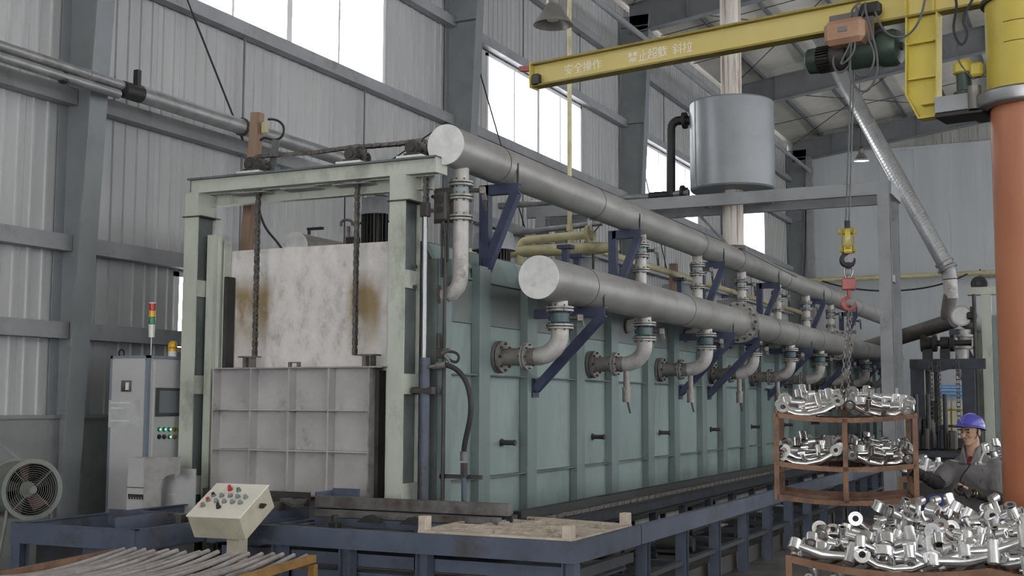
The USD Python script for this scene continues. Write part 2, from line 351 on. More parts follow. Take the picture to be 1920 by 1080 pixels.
def numbered(parent, name):
    k = used.get((parent, name), 0); used[(parent, name)] = k + 1
    return f'{parent}/{name}' + (f'_{k:03d}' if k else '')


def says(prim, label=None, cat=None, group=None, kind=None):
    for k, v in (('label', label), ('category', cat), ('group', group), ('kind', kind)):
        if v: prim.SetCustomDataByKey(k, v)


class Thing:
    def __init__(self, name, label=None, cat=None, loc=(0, 0, 0), group=None, kind=None, R=None, parent='/World'):
        self.path = numbered(parent, name); self.name = name
        self.x = UsdGeom.Xform.Define(stage, self.path); self.loc = np.asarray(loc, float); self.R = np.eye(3) if R is None else R; self.local = False
        M = np.eye(4); M[:3, :3] = self.R.T; M[3, :3] = self.loc
        self.op = self.x.AddTransformOp(); self.op.Set(Gf.Matrix4d(M.tolist()))
        self.says = dict(label=label, cat=cat, group=group, kind=kind); says(self.x.GetPrim(), label, cat, group, kind)

    def part(self, name, mb, m, smooth=30, label=None, kind=None, parent=None):
        v, f = mb.get() if isinstance(mb, MB) else meshkit.arrays(mb)[:2]
        if not self.local: v = (v - self.loc) @ self.R
        p = numbered(parent or self.path, name); usdkit.mesh(stage, p, (v, f), L[m], smooth=smooth)
        if label or kind: says(stage.GetPrimAtPath(p), label, None, None, kind)
        return p

    def copy(self, loc, R=None, label=None, group=None):
        t = UsdGeom.Xform.Define(stage, numbered('/World', self.name)); pr = t.GetPrim(); pr.GetReferences().AddInternalReference(self.path); pr.SetInstanceable(True)
        R = self.R if R is None else R; M = np.eye(4); M[:3, :3] = np.asarray(R).T; M[3, :3] = loc
        UsdGeom.Xformable(pr).GetOrderedXformOps()[0].Set(Gf.Matrix4d(M.tolist()))
        says(pr, label or self.says['label'], self.says['cat'], group or self.says['group']); return pr


def single(name, mb, m, label=None, cat=None, group=None, kind=None, smooth=30):   # a thing that is one mesh
    p = numbered('/World', name); v, f = mb.get() if isinstance(mb, MB) else meshkit.arrays(mb)[:2]
    usdkit.mesh(stage, p, (v, f), L[m], smooth=smooth); says(stage.GetPrimAtPath(p), label, cat, group, kind); return p

# ================================================================ THE HALL
X_IN, FRAMES = -10.35, [-16.55, -7.7, 1.15, 10.0, 18.85, 27.7, 36.55, 45.4]
Y_BACK, Y_FAR, X_RIGHT, RIDGE = -16.7, 45.55, 14.0, 2.0
under = lambda x: 10.98 + .135 * ((x if x <= RIDGE else 2 * RIDGE - x) + 9.0)        # underside of the rafters
top = lambda x: under(x) + .74
single('floor', MB().bx(-11, 15, Y_BACK, 46, -.2, 0), 'concrete', kind='structure')

SILL, HEAD = 6.93, 8.5
WIN = [(a + 1.55, a + 6.3) for a in FRAMES[:-1]]
WIN[3] = (11.5, 16.72); WIN[6] = (38.1, 41.85)
LOWWIN = (11.86, 15.2, 2.46, 3.46)


def sheet(wall, Y0, Y1, spans, m, axis='y', pos=X_IN, sign=1, pitch=.2):
    """one profiled wall sheet from Y0 to Y1, standing on the outer side of plane pos, ribs towards the hall"""
    xs = [(Y0, 0)]
    y = Y0 + pitch / 2
    while y < Y1 - .05:
        xs += [(y - .022, 0), (y - .012, .022), (y + .012, .022), (y + .022, 0)]; y += pitch
    xs += [(Y1 - .004, 0), (Y1 - .004, -.03), (Y0, -.03)]
    mb = MB()
    for z0, z1 in spans:
        if z1 - z0 < .02: continue
        if axis == 'y': mb.sec([(q * 1.0, d * sign) for q, d in xs], (pos, 0, z0), (pos, 0, z1), up=(1, 0, 0))
        else: mb.sec([(q * 1.0, d * sign) for q, d in xs], (0, pos, z0), (0, pos, z1), up=(0, 1, 0))
    if mb.n: wall.part('panel', mb, m, smooth=False)


# sec() takes (side, up): for a vertical run with up=+x, side = d x up = +y ; with up=+y, side = -x
wl = Thing('wall_left', kind='structure')
y = -16.7; k = 0
while y < Y_FAR - .1:
    y1 = min(y + 1.0, Y_FAR)
    for a, b in WIN + [LOWWIN[:2]]:                            # sheets end at window jambs
        for e in (a, b):
            if y + .05 < e < y1 - .05: y1 = e
    mid = (y + y1) / 2; cuts = [1.7]
    if LOWWIN[0] < mid < LOWWIN[1]: cuts += [LOWWIN[2], LOWWIN[3]]
    if any(a < mid < b for a, b in WIN): cuts += [SILL, HEAD]
    cuts.append(11.6)
    sheet(wl, y, y1, list(zip(cuts[::2], cuts[1::2])), 'wall_sheet' if k % 3 else 'wall_sheet_b'); y = y1; k += 1
for a, b in zip(FRAMES[2:-1], FRAMES[3:]):                     # Z girts and tie rods of each bay
    for z in (2.62, 3.58, 5.22, 6.83, 8.62, 10.2):
        q = [(0, -.09), (.012, -.09), (.012, .078), (.09, .078), (.09, .09), (0, .09)]
        g = MB().sec([(.03 - x_, z_) for x_, z_ in [(0, -.09), (.16, -.09), (.16, -.078), (.012, -.078), (.012, .078), (.16, .078), (.16, .09), (0, .09)]], (X_IN + .17, a + .02, z), (X_IN + .17, b - .02, z))
        wl.part('girt', g, 'girt_paint', smooth=False)
    for yy in (a + 3.0, a + 6.0):
        for z0, z1 in ((3.66, 5.14), (5.3, 6.75), (8.7, 10.1)):
            if z0 < 4 and (a > 20): continue
            wl.part('tie_rod', MB().cyl((X_IN + .11, yy, z0), (X_IN + .11, yy, z1), .014, 8), 'roof_steel')
for a in (10.0, 18.85, 27.7):                                  # bracing rods
    for p, q in (((a + .35, 7.0 + 1.7), (a + 2.9, 5.3)), ((a + 8.5, 6.72), (a + 5.9, 5.3))):
        wl.part('brace_rod', MB().cyl((X_IN + .2, p[0], p[1]), (X_IN + .2, q[0], q[1]), .013, 8), 'black_steel')
d = MB().bx(-10.62, X_IN + .1, Y_BACK, Y_FAR, 0, 1.66).bx(-10.62, X_IN + .13, Y_BACK, Y_FAR, 1.66, 1.7)
single('baseboard_left', d, 'dado', kind='structure', smooth=False)


def window(n, a, b, z0, z1, X=X_IN, s=1):
    t = Thing(f'window_{n}', kind='structure'); fr = MB()
    x0, x1 = X - .09 * s, X + .03 * s
    for q in ((a, a + .07, z0, z1), (b - .07, b, z0, z1)): fr.bx(x0, x1, *q)
    for q in ((a, b, z0, z0 + .06), (a, b, z1 - .06, z1)): fr.bx(x0, x1, *q)
    t.part('window_frame', fr, 'frame_white', smooth=False)
    k = 4 if b - a > 4 else 3; w = (b - a - .14) / k
    for i in range(1, k):
        yy = a + .07 + i * w; hw = .06 if i * 2 == k else .022
        t.part('mullion', MB().bx(x0, x1, yy - hw, yy + hw, z0 + .06, z1 - .06), 'frame_white', smooth=False)
    for i in range(k): t.part('pane', MB().bx(X - .035 * s, X - .029 * s, a + .07 + i * w, a + .07 + (i + 1) * w, z0 + .06, z1 - .06), 'pane', smooth=False)


for i, (a, b) in enumerate(WIN): window(i + 1, a, b, SILL, HEAD)
window(8, *LOWWIN)

# far wall: smooth panels below, ribbed gable above, a doorway to the bright yard behind the blue lifting frame
DOOR = (-5.4, -2.2, 0, 4.0)
wf = Thing('wall_far', kind='structure')
x = -10.6; k = 0
while x < X_RIGHT:
    x1 = min(x + 1.2, X_RIGHT)
    wf.part('panel', MB().bx(x, x1 - .006, Y_FAR, Y_FAR + .1, 0, 11.05), 'far_panel', smooth=False)
    gb = MB()
    for q in np.arange(x, x1 - .01, .3):
        w_ = min(.3, x1 - q); gb.bx(q, q + w_, Y_FAR + .06, Y_FAR + .12, 11.05, max(11.06, top(q) + .25)); gb.bx(q + w_ / 2 - .03, q + w_ / 2 + .03, Y_FAR + .02, Y_FAR + .06, 11.05, max(11.06, top(q) + .2))
    wf.part('gable_sheet', gb, 'gable_sheet', smooth=False); x = x1; k += 1
for z in (10.95,):
    wf.part('flashing', MB().bx(-10.4, X_RIGHT, Y_FAR - .03, Y_FAR + .05, 11.0, 11.1), 'far_panel', smooth=False)
wf.part('post', MB().bx(-9.62, -9.38, Y_FAR - .22, Y_FAR, 0, 11.0), 'girt_paint', smooth=False)

# right and back walls, seen by nothing but the light: sheets with window bands and open doorways
wr = Thing('wall_right', kind='structure'); mb = MB()
for a, b in zip(FRAMES[:-1], FRAMES[1:]):
    mb.bx(X_RIGHT, X_RIGHT + .1, a, a + 1.2, 0, 11.6).bx(X_RIGHT, X_RIGHT + .1, b - 1.2, b, 0, 11.6)
    mb.bx(X_RIGHT, X_RIGHT + .1, a + 1.2, b - 1.2, 5.0, 6.6).bx(X_RIGHT, X_RIGHT + .1, a + 1.2, b - 1.2, 9.2, 11.6)
    mb.bx(X_RIGHT, X_RIGHT + .1, a + 1.2, b - 1.2, 0, 1.2)
wr.part('sheeting', mb, 'wall_sheet', smooth=False)
for i, (a, b) in enumerate(zip(FRAMES[:-1], FRAMES[1:])):
    window(10 + 2 * i, a + 1.2, b - 1.2, 6.6, 9.2, X_RIGHT, -1); window(11 + 2 * i, a + 1.2, b - 1.2, 1.2, 5.0, X_RIGHT, -1)
wb = Thing('wall_back', kind='structure')
wb.part('sheeting', MB().bx(-10.6, -7, Y_BACK - .1, Y_BACK, 0, 13.6).bx(7, X_RIGHT, Y_BACK - .1, Y_BACK, 0, 13.6).bx(-7, 7, Y_BACK - .1, Y_BACK, 7.5, 14.2), 'wall_sheet', smooth=False)

# columns and rafters
ORD = ['nearest', 'second', 'third', 'fourth', 'fifth']
inner = lambda z: -10.13 + .05 * z


def column(Y, label):
    t = Thing('steel_column', label, 'column', (-10.15, Y, 0)); z1 = 11.3
    web = MB().sec([(-10.30, 0), (inner(0), 0), (inner(z1), z1), (-10.30, z1)], (0, Y - .006, 0), (0, Y + .006, 0))
    t.part('web', web, 'column_paint', smooth=False)
    t.part('outer_flange', MB().bx(-10.318, -10.30, Y - .13, Y + .13, 0, z1), 'column_paint', smooth=False)
    f = MB().sec([(inner(0), 0), (inner(0) + .018, 0), (inner(z1) + .018, z1), (inner(z1), z1)], (0, Y - .13, 0), (0, Y + .13, 0))
    t.part('inner_flange', f, 'column_paint', smooth=False)
    t.part('base_plate', MB().bx(-10.4, inner(0) + .1, Y - .2, Y + .2, 0, .025), 'old_steel', smooth=False)
    for z in (8.6, 11.0): t.part('stiffener', MB().bx(-10.3, inner(z), Y - .12, Y + .12, z, z + .012), 'column_paint', smooth=False)


for i, Y in enumerate(FRAMES[3:]):
    column(Y, ['grey steel column behind the control cabinet, nearest of the wall', 'grey steel column behind the near end of the upper header pipe', 'grey steel column to the left of the grey exhaust drum', 'grey steel column hidden behind the grey exhaust drum', 'grey steel column in the far left corner of the hall'][i])
for i, Y in enumerate(FRAMES[4:]):
    t = Thing('roof_rafter', ['grey steel roof rafter above the yellow jib, nearest in view', 'grey steel roof rafter behind the jib tip and white stack', 'grey steel roof rafter crossing behind the hoist', 'grey steel roof rafter against the far gable'][i], 'rafter', (-9.7, Y, 11))
    for (xa, xb) in ((-10.1, RIDGE), (RIDGE, X_RIGHT - .2)):
        t.part('web', MB().sec([(xa, under(xa)), (xb, under(xb)), (xb, top(xb)), (xa, top(xa))], (0, Y - .006, 0), (0, Y + .006, 0)), 'rafter_paint', smooth=False)
        for g in (under, top):
            t.part('flange', MB().sec([(xa, g(xa) - .012), (xb, g(xb) - .012), (xb, g(xb) + .006), (xa, g(xa) + .006)], (0, Y - .13, 0), (0, Y + .13, 0)), 'column_paint', smooth=False)
    for x in np.arange(-8.6, 0, 3.0): t.part('stiffener', MB().bx(x, x + .012, Y - .12, Y + .12, under(x), top(x)), 'column_paint', smooth=False)
# eave strut pipes and knee braces along the wall, as the photo shows near the third column
for a, b, lab in ((18.85, 27.7, 'grey tubular eave strut running to the third column'), (27.7, 36.55, 'grey tubular eave strut beyond the third column'), (36.55, 45.4, 'grey tubular eave strut running to the far corner')):
    t = Thing('eave_strut', lab, 'strut', (-9.45, a, 10.45)); t.part('tube', MB().cyl((-9.45, a + .15, 10.45), (-9.45, b - .15, 10.45), .07, 14), 'girt_paint')
    t.part('end_plate', MB().bx(-9.58, -9.32, b - .17, b - .15, 10.3, 10.6), 'girt_paint', smooth=False)

ce = Thing('ceiling', kind='structure')
PX = [-10.5 + 1.5 * k for k in range(17)]
rz = lambda x: top(x) + .22
for x in PX[:-1]:
    x1 = min(x + 1.5, X_RIGHT + .2)
    ends = FRAMES[4:] + [Y_FAR + .15] if x < 3 else [45.7]
    y0 = 18.85
    segs = [(Y_BACK, 18.85)] + list(zip(FRAMES[4:-1], FRAMES[5:-1] + [Y_FAR + .15]))
    for a, b in segs:
        cut = [x, x1] if not (x < RIDGE < x1) else [x, RIDGE, x1]
        for c0, c1 in zip(cut, cut[1:]):
            ce.part('roof_panel', MB().sec([(c0, rz(c0)), (c1, rz(c1)), (c1, rz(c1) + .05), (c0, rz(c0) + .05)], (0, a + .005, 0), (0, b - .005, 0)), 'roof_sheet', smooth=False)
        ce.part('purlin', MB().sec([(x + q, rz(x) - .01 + w) for q, w in [(0, -.2), (.08, -.2), (.08, -.185), (.015, -.185), (.015, -.015), (-.06, -.015), (-.06, 0), (0, 0)]], (0, a, 0), (0, b, 0)), 'roof_steel', smooth=False)
for a, b in zip(FRAMES[4:-1], FRAMES[5:]):
    for k_ in range(2): ce.part('sag_rod', MB().cyl((-10.3, a + 2.95 * (k_ + 1), top(-10.3) + .1), (1.5, a + 2.95 * (k_ + 1), top(1.5) + .1), .01, 6), 'black_steel')
    ce.part('brace_rod', MB().cyl((-10, a + .1, top(-10) - .05), (-4, b - .1, top(-4) - .05), .012, 6), 'black_steel')
    ce.part('brace_rod', MB().cyl((-4, a + .1, top(-4) - .05), (-10, b - .1, top(-10) - .05), .012, 6), 'black_steel')

# ================================================================ THE FURNACE
XW, YF = -6.0, 10.4
NTH = ['nearest', 'second', 'third', 'fourth', 'fifth', 'sixth', 'seventh', 'eighth', 'ninth', 'tenth', 'eleventh', 'twelfth', 'thirteenth', 'fourteenth', 'fifteenth']
fu = Thing('industrial_furnace', 'long pale teal heat treatment furnace with ribbed steel side', 'furnace', (-7.4, 10.75, 0))
RIBS = [10.86]
yy = 11.667; k = 0
while yy < 38.5: RIBS.append(yy); yy += (1.21, 1.47)[k % 2]; k += 1
YE = RIBS[-1] + .2
ROWS = [(.5, 1.057), (1.057, 2.14), (2.14, 2.68), (2.68, 3.14)]
fu.part('casing', MB().bx(-8.8, XW - .03, 10.8, YE, .5, 3.12).sec([(-8.8, 3.12), (XW - .03, 3.12), (XW - .2, 3.44), (-8.6, 3.44)], (0, 10.8, 0), (0, YE, 0)), 'teal_old', smooth=False)
for i, (a, b) in enumerate(zip(RIBS[:-1], RIBS[1:])):
    for j, (z0, z1) in enumerate(ROWS):
        fu.part('side_panel', MB().bx(XW - .03, XW - .004 * ((i + j) % 3), a + .004, b - .004, z0 + .004, z1 - .004), 'teal_grey' if j == 3 else 'teal' if (i + j) % 2 else 'teal_b', smooth=False)
    fu.part('shoulder_panel', MB().sec([(XW - .02, 3.14), (XW + .01, 3.15), (XW - .16, 3.475), (XW - .2, 3.46)], (0, a + .004, 0), (0, b - .004, 0)), 'teal_b', smooth=False)
for i, a in enumerate(RIBS):
    w = .13 if i else .06
    fu.part('rib', MB().chan((XW - .002, a, .5), (XW - .002, a, 3.3), 2 * w, .1, .012, up=(0, 1, 0), flip=1) if False else MB().bx(XW - .002, XW + .085, a - w, a + w, .5, 3.3).bx(XW + .085, XW + .093, a - w, a + w, .5, 3.3), 'teal_rib', smooth=False)
for z in (1.057, 2.14):
    for i, (a, b) in enumerate(zip(RIBS[:-1], RIBS[1:])):
        fu.part('rail', MB().bx(XW - .002, XW + .075, a + .13 * (i > 0) + .06 * (i == 0), b - .13, z - .008, z + .008), 'teal_old', smooth=False)
for k in range(10):
    y = 12.27 + 2.695 * k
    if y < YE: fu.part('sight_peg', MB().cyl((XW - .004, y, 1.41), (XW + .16, y, 1.41), .028, 12).cyl((XW - .004, y, 1.41), (XW + .01, y, 1.41), .045, 12).cyl((XW + .15, y, 1.41), (XW + .17, y, 1.41), .034, 12), 'old_steel', smooth=30)
fu.part('roof_plate', MB().bx(-8.65, XW - .17, 10.8, YE, 3.44, 3.49), 'teal_old', smooth=False)
stain_material('limewash', (-8.28, .32), (-6.85, .24), 2.3, 3.25)
fu.part('front_plate', MB().bx(-8.75, -6.45, 10.75, 10.8, .5, 3.5), 'limewash', smooth=False, label='limewashed front plate with two ochre stains')
fu.part('front_edge', MB().bx(-8.9, -8.75, 10.72, 10.9, .5, 3.2).bx(-6.3, XW, 10.78, 10.86, .5, 3.3), 'teal_old', smooth=False)

# ---- door gantry
dg = Thing('door_gantry', 'pale green steel portal carrying the lifting gear of the furnace door', 'gantry', (-7.5, YF, 0))
b = MB()
b.sec([(10.4, 4.12), (10.4, 4.27), (10.62, 4.27), (10.62, 4.258), (10.412, 4.258), (10.412, 4.132), (10.47, 4.132), (10.47, 4.12)], (-8.91, 0, 0), (-5.83, 0, 0)) if False else None
prof = [(0, 0), (.016, 0), (.016, .15), (.2, .15), (.2, .165), (-.03, .165), (-.03, .15), (0, .15)]
for q in (1,):
    b.bx(-8.91, -5.83, YF + .05, YF + .066, 4.12, 4.258).bx(-8.91, -5.83, YF, YF + .12, 4.108, 4.12); dg.part('top_flange', MB().bx(-8.925, -5.82, YF - .005, YF + .235, 4.258, 4.277), 'teal_old', smooth=False)
dg.part('top_beam', b, 'pale_green', smooth=False)
dg.part('end_plate', MB().bx(-5.835, -5.82, YF + .01, YF + .235, 4.11, 4.257), 'pale_green', smooth=False)
dg.part('end_plate', MB().bx(-8.925, -8.91, YF + .05, YF + .235, 4.108, 4.257), 'teal_old', smooth=False)
dg.part('rear_beam', MB().bx(-8.9, -6.0, YF + .3, YF + .315, 4.0, 4.14).bx(-8.9, -6.0, YF + .22, YF + .315, 3.99, 4.0), 'pale_green', smooth=False)
for x in (-8.2, -7.55, -6.9): dg.part('beam_plate', MB().bx(x - .22, x + .22, YF + .12, YF + .3, 4.085, 4.1), 'door_edge', smooth=False)
for side, (x0, x1) in ((-1, (-8.945, -8.762)), (1, (-6.345, -6.162))):
    dg.part('post', MB().bx(x0, x1, YF, YF + .015, 0, 4.108).bx(x0, x0 + .012, YF + .015, YF + .3, 0, 4.0).bx(x0, x1, YF + .29, YF + .305, 0, 4.0), 'pale_green', smooth=False)
    dg.part('shade_filler', MB().bx(x0 + .03, x1 - .03, YF + .04, YF + .27, 0, 3.9), 'teal_old', smooth=False)  # dark box added to paint the shade inside the open post
    for z0, z1 in ((3.86, 4.108), (2.98, 3.16), (1.93, 2.13), (.86, 1.06)):
        dg.part('batten', MB().bx(x1 - .012, x1, YF + .015, YF + .29, z0, z1), 'pale_green', smooth=False)
    dg.part('head_plate', MB().bx(x0 - .02, x1 + .06, YF - .02, YF + .31, 3.845, 3.857), 'old_steel', smooth=False)
    gx = x1 + .02 if side < 0 else x0 - .1
    dg.part('guide_strip', MB().bx(gx, gx + .095, YF + .14, YF + .155, 0, 3.66).bx(gx + (0 if side > 0 else .08), gx + (.015 if side > 0 else .095), YF + .155, YF + .3, 0, 3.66), 'pale_green', smooth=False)
    dg.part('foot_plate', MB().bx(x0 - .08, x1 + .08, YF - .1, YF + .4, 0, .02), 'old_steel', smooth=False)
dg.part('guide_strip', MB().bx(-8.645, -8.6, YF + .2, YF + .34, 0, 3.66).bx(-8.58, -8.565, YF + .22, YF + .34, 0, 3.6), 'pale_green', smooth=False)
dg.part('seal_strip', MB().bx(-8.54, -8.5, YF + .2, YF + .33, .3, 3.2), 'soot', smooth=False)
for q in ((-6.13, 3.2), (-6.13, 3.0)): dg.part('bolt', MB().cyl((q[0] - .03, YF + .18, q[1]), (q[0], YF + .18, q[1]), .022, 6), 'worn_steel')
dg.part('hanger_box', MB().bx(-6.58, -6.47, YF + .36, YF + .46, 3.72, 4.02), 'column_paint', smooth=False)

# ---- the door itself
DX = [-8.536, -8.045, -7.556, -7.07, -6.588]; DZ = [.42, .9, 1.351, 1.765, 2.2]
do = Thing('furnace_door', 'grey white lifting furnace door stiffened by a grid of flat bars', 'door', (-7.56, YF + .05, .42))
do.part('face_plate', MB().bx(DX[0], DX[-1], YF + .17, YF + .24, DZ[0], DZ[-1]), 'door_paint', smooth=False)
for x in DX[:-1]: do.part('upright_bar', MB().bx(x - .008, x + .008, YF + .045, YF + .17, DZ[0], DZ[-1] - .006), 'door_paint', smooth=False)
do.part('side_plate', MB().bx(DX[-1] - .01, DX[-1] + .004, YF + .05, YF + .3, DZ[0], DZ[-1] - .006), 'door_edge', smooth=False)
do.part('side_plate', MB().bx(DX[-1] + .004, DX[-1] + .05, YF + .16, YF + .3, DZ[0], DZ[-1] - .03), 'soot', smooth=False)
for z in DZ[1:-1]:
    for a, b_ in zip(DX[:-1], DX[1:]): do.part('cross_bar', MB().bx(a + .007, b_ - .01, YF + .04, YF + .17, z - .006, z + .006), 'door_paint', smooth=False)
do.part('top_plate', MB().bx(DX[0] - .01, DX[-1] + .16, YF + .035, YF + .3, DZ[-1] - .006, DZ[-1] + .008), 'door_edge', smooth=False)
do.part('bottom_plate', MB().bx(DX[0] - .01, DX[-1] + .01, YF + .04, YF + .3, DZ[0] - .008, DZ[0]), 'door_edge', smooth=False)
for x, s in ((-8.13, -1), (-6.64, 1)):
    do.part('lifting_lug', MB().bx(x - .1, x + .1, YF + .06, YF + .2, 2.315, 2.33).bx(x - .065, x - .02, YF + .1, YF + .18, 2.208, 2.315).bx(x + .03, x + .05, YF + .08, YF + .18, 2.208, 2.315), 'worn_steel', smooth=False)
do.part('handle', MB().bx(-7.61, -7.58, YF + .1, YF + .13, 2.208, 2.25).bx(-7.5, -7.47, YF + .1, YF + .13, 2.208, 2.25).bx(-7.61, -7.47, YF + .1, YF + .13, 2.25, 2.262), 'worn_steel', smooth=False)
for x in (-7.95, -7.46, -6.98):
    for z in (1.36, 1.775): do.part('stud', MB().cyl((x, YF + .12, z), (x, YF + .12, z + .04), .009, 8), 'door_paint')


def roller_chain(name, pts, label, m='chain', p=.05, w=.026, axis=(0, 1, 0), group=None):
    pts = np.asarray(pts, float); seg = np.r_[0, np.cumsum(np.linalg.norm(np.diff(pts, axis=0), axis=1))]; mb, rl = MB(), MB(); axis = np.asarray(axis, float)
    s = np.arange(0, seg[-1], p); P = np.stack([np.interp(s, seg, pts[:, i]) for i in range(3)], 1)
    for i, (a, b) in enumerate(zip(P[:-1], P[1:])):
        o = w * (.62 if i % 2 else .95)
        e = (b - a) * .16
        for sg_ in (-1, 1): mb.bar(a - e + axis * o * sg_, b + e + axis * o * sg_, .007, .036, up=np.cross(axis, b - a))
        rl.cyl(a - axis * w, a + axis * w, .015, 7)
    t = Thing(name, label, 'chain', P[0], group); t.part('link_plate', mb, m, smooth=False, kind='stuff'); t.part('roller', rl, m, kind='stuff')


ZS = 4.277
SPX = [-8.1, -6.83, -6.11]
for i, x in enumerate(SPX):
    t = Thing('chain_sprocket', f'greasy chain sprocket in a bearing block on the portal beam, {["at its left end", "in the middle", "beside the header end cap"][i]}', 'sprocket', (x, YF + .1, ZS))
    t.part('base_plate', MB().mesh(rbox(.3, .1, .025, .004), mat4(np.eye(3), (x - .02, YF + .05, ZS + .013))), 'cap_white', smooth=False)
    t.part('bearing_block', MB().bx(x - .09, x + .09, YF + .02, YF + .08, ZS + .026, ZS + .05).cyl((x, YF + .015, ZS + .1), (x, YF + .085, ZS + .1), .075, 20).cyl((x, YF + .0, ZS + .1), (x, YF + .02, ZS + .1), .045, 6), 'old_steel')
    pl = []
    for k in range(16):
        for q, r in ((0, .088), (.3, .088), (.5, .108), (.7, .108)): a = 2 * math.pi * (k + q) / 16; pl.append((r * math.cos(a), r * math.sin(a)))
    t.part('toothed_wheel', MB().sec(pl, (x + .0, YF + .175, ZS + .1), (x, YF + .2, ZS + .1)), 'chain', smooth=False)
    t.part('shaft', MB().cyl((x, YF + .01, ZS + .1), (x, YF + .32, ZS + .1), .025, 14), 'worn_steel')
    t.part('bearing_block', MB().bx(x - .09, x + .09, YF + .24, YF + .3, ZS + .0, ZS + .05).cyl((x, YF + .235, ZS + .1), (x, YF + .305, ZS + .1), .07, 18), 'old_steel')


def over(x, z, r, a0, a1, y, n=7): return [(x + r * math.cos(a), y, z + r * math.sin(a)) for a in np.linspace(a0, a1, n)]


R_ = .112; yc = YF + .187
PI = math.pi
roller_chain('lifting_chain', [(-8.06 + .0, yc - .06, 2.335), (-8.06, yc - .06, 4.0), (-8.08, yc, 4.2)], 'oily roller chain holding the left end of the furnace door')
roller_chain('lifting_chain', [(-6.81, yc - .06, 2.335), (-6.81, yc - .06, 4.0), (-6.82, yc, 4.2)], 'oily roller chain holding the right end of the furnace door')
roller_chain('lifting_chain', over(-8.1, ZS + .1, R_, PI, PI * .5, yc) + [(-7.4, yc, ZS + .19)] + over(-6.83, ZS + .1, R_, PI * .5, PI * .45, yc, 2), 'roller chain stretched along the beam between left and middle sprockets')
roller_chain('lifting_chain', over(-6.83, ZS + .1, R_, PI * .55, PI * .5, yc + .05, 2) + [(-6.4, yc + .05, ZS + .205)] + over(-6.11, ZS + .1, R_, PI * .5, 0, yc + .05) + [(-6.0, yc + .05, 4.25)], 'double roller chain running over the sprocket beside the header end cap', w=.045)
roller_chain('lifting_chain', [(-6.04, YF + .2, 4.1), (-6.04, YF + .2, 3.84)], 'short chain hanging to the head of the hydraulic cylinder', w=.035)

# ---- hydraulic cylinder and hoses
t = Thing('hydraulic_cylinder', 'upright hydraulic cylinder with a bright chrome rod beside the gantry post', 'cylinder', (-6.035, YF + .2, .4))
cx, cy = -6.035, YF + .2
t.part('rod', MB().cyl((cx - .015, cy, 2.28), (cx - .015, cy, 3.72), .028, 20), 'chrome')
t.part('clevis', MB().mesh(rbox(.09, .08, .15, .01), mat4(np.eye(3), (cx - .012, cy, 3.775))), 'old_steel')
t.part('barrel', MB().cyl((cx, cy, .02), (cx, cy, 2.28), .052, 24).cyl((cx, cy, 2.2), (cx, cy, 2.29), .058, 24), 'table_blue')
t.part('clamp', MB().bx(cx - .12, cx + .12, cy - .075, cy - .055, 1.94, 1.99).bx(cx - .12, cx + .12, cy + .055, cy + .075, 1.94, 1.99).bx(cx + .07, cx + .1, cy - .055, cy + .055, 1.93, 2.0).bx(cx - .12, cx - .1, cy - .055, cy + .055, 1.93, 2.0), 'old_steel', smooth=False)
t.part('port', MB().cyl((cx + .04, cy, 2.2), (cx + .16, cy, 2.2), .018, 12).cyl((cx + .1, cy, 2.2), (cx + .13, cy, 2.2), .028, 6), 'worn_steel')
t = Thing('limit_switch', 'dark limit switch box on a bracket above the cylinder rod', 'switch', (-5.93, YF + .3, 3.6))
t.part('housing', MB().mesh(rbox(.14, .12, .3, .015), mat4(np.eye(3), (-5.93, YF + .34, 3.82))), 'old_steel')
t.part('bracket', MB().bx(-6.06, -5.8, YF + .4, YF + .412, 3.66, 4.02), 'old_steel', smooth=False)
t.part('cover', MB().cyl((-5.93, YF + .275, 3.88), (-5.93, YF + .28, 3.88), .05, 16).cyl((-5.93, YF + .27, 3.78), (-5.93, YF + .28, 3.78), .035, 14), 'black_steel')
for p in ((-5.86, 3.68, 3.25), (-5.93, 3.66, 3.1)): t.part('rod', MB().cyl((p[0], YF + .34, p[2]), (p[0], YF + .34, p[1]), .012, 8), 'black_steel')


def hose(name, pts, r, label, cat='hose', m='rubber', n=40, ends=True):
    pts = spline(pts, n); t = Thing(name, label, cat, pts[0]); t.part('sleeve', MB().tube(pts, r, 10), m)
    if ends:
        for a, b in ((0, 2), (-1, -3)):
            d = unit(pts[b] - pts[a]); t.part('ferrule', MB().cyl(pts[a] - d * .02, pts[a] + d * .07, r * 1.45, 10), 'worn_steel')
    return t


g = lambda px, py, y: at(px, py, Y=y)
hose('hydraulic_hose', [g(822, 686, 10.62), g(845, 687, 10.66), g(866, 703, 10.7), g(881, 740, 10.72), g(882, 780, 10.72), g(872, 830, 10.74), g(870, 860, 10.75)], .027, 'thick black hose curving down beside the chrome cylinder')
hose('hydraulic_hose', [g(832, 661, 10.7), g(850, 660, 10.72), g(860, 668, 10.74), g(857, 678, 10.74), g(845, 676, 10.72), g(836, 668, 10.7)], .014, 'small looped black hose above the thick curving hose', n=50)
t = Thing('steel_pipe', 'slim grey pipe standing on the furnace side beside the cylinder', 'pipe', g(835, 960, 10.7))
t.part('tube', MB().tube(run([at(829, 960, Y=10.74), at(832, 670, Y=10.74), at(836, 450, Y=10.74), at(826, 375, Y=10.74), at(810, 368, Y=10.74)], .1), .017, 10), 'old_steel'); t.part('fitting', MB().mesh(rbox(.08, .05, .1, .008), mat4(np.eye(3), at(826, 662, Y=10.72))), 'old_steel')
t.part('valve', MB().cyl(at(822, 625, Y=10.72), at(822, 655, Y=10.72), .02, 10), 'old_steel')
t = Thing('steel_pipe', 'short blue pipe stub below the thick black hose', 'pipe', g(873, 960, 10.75))
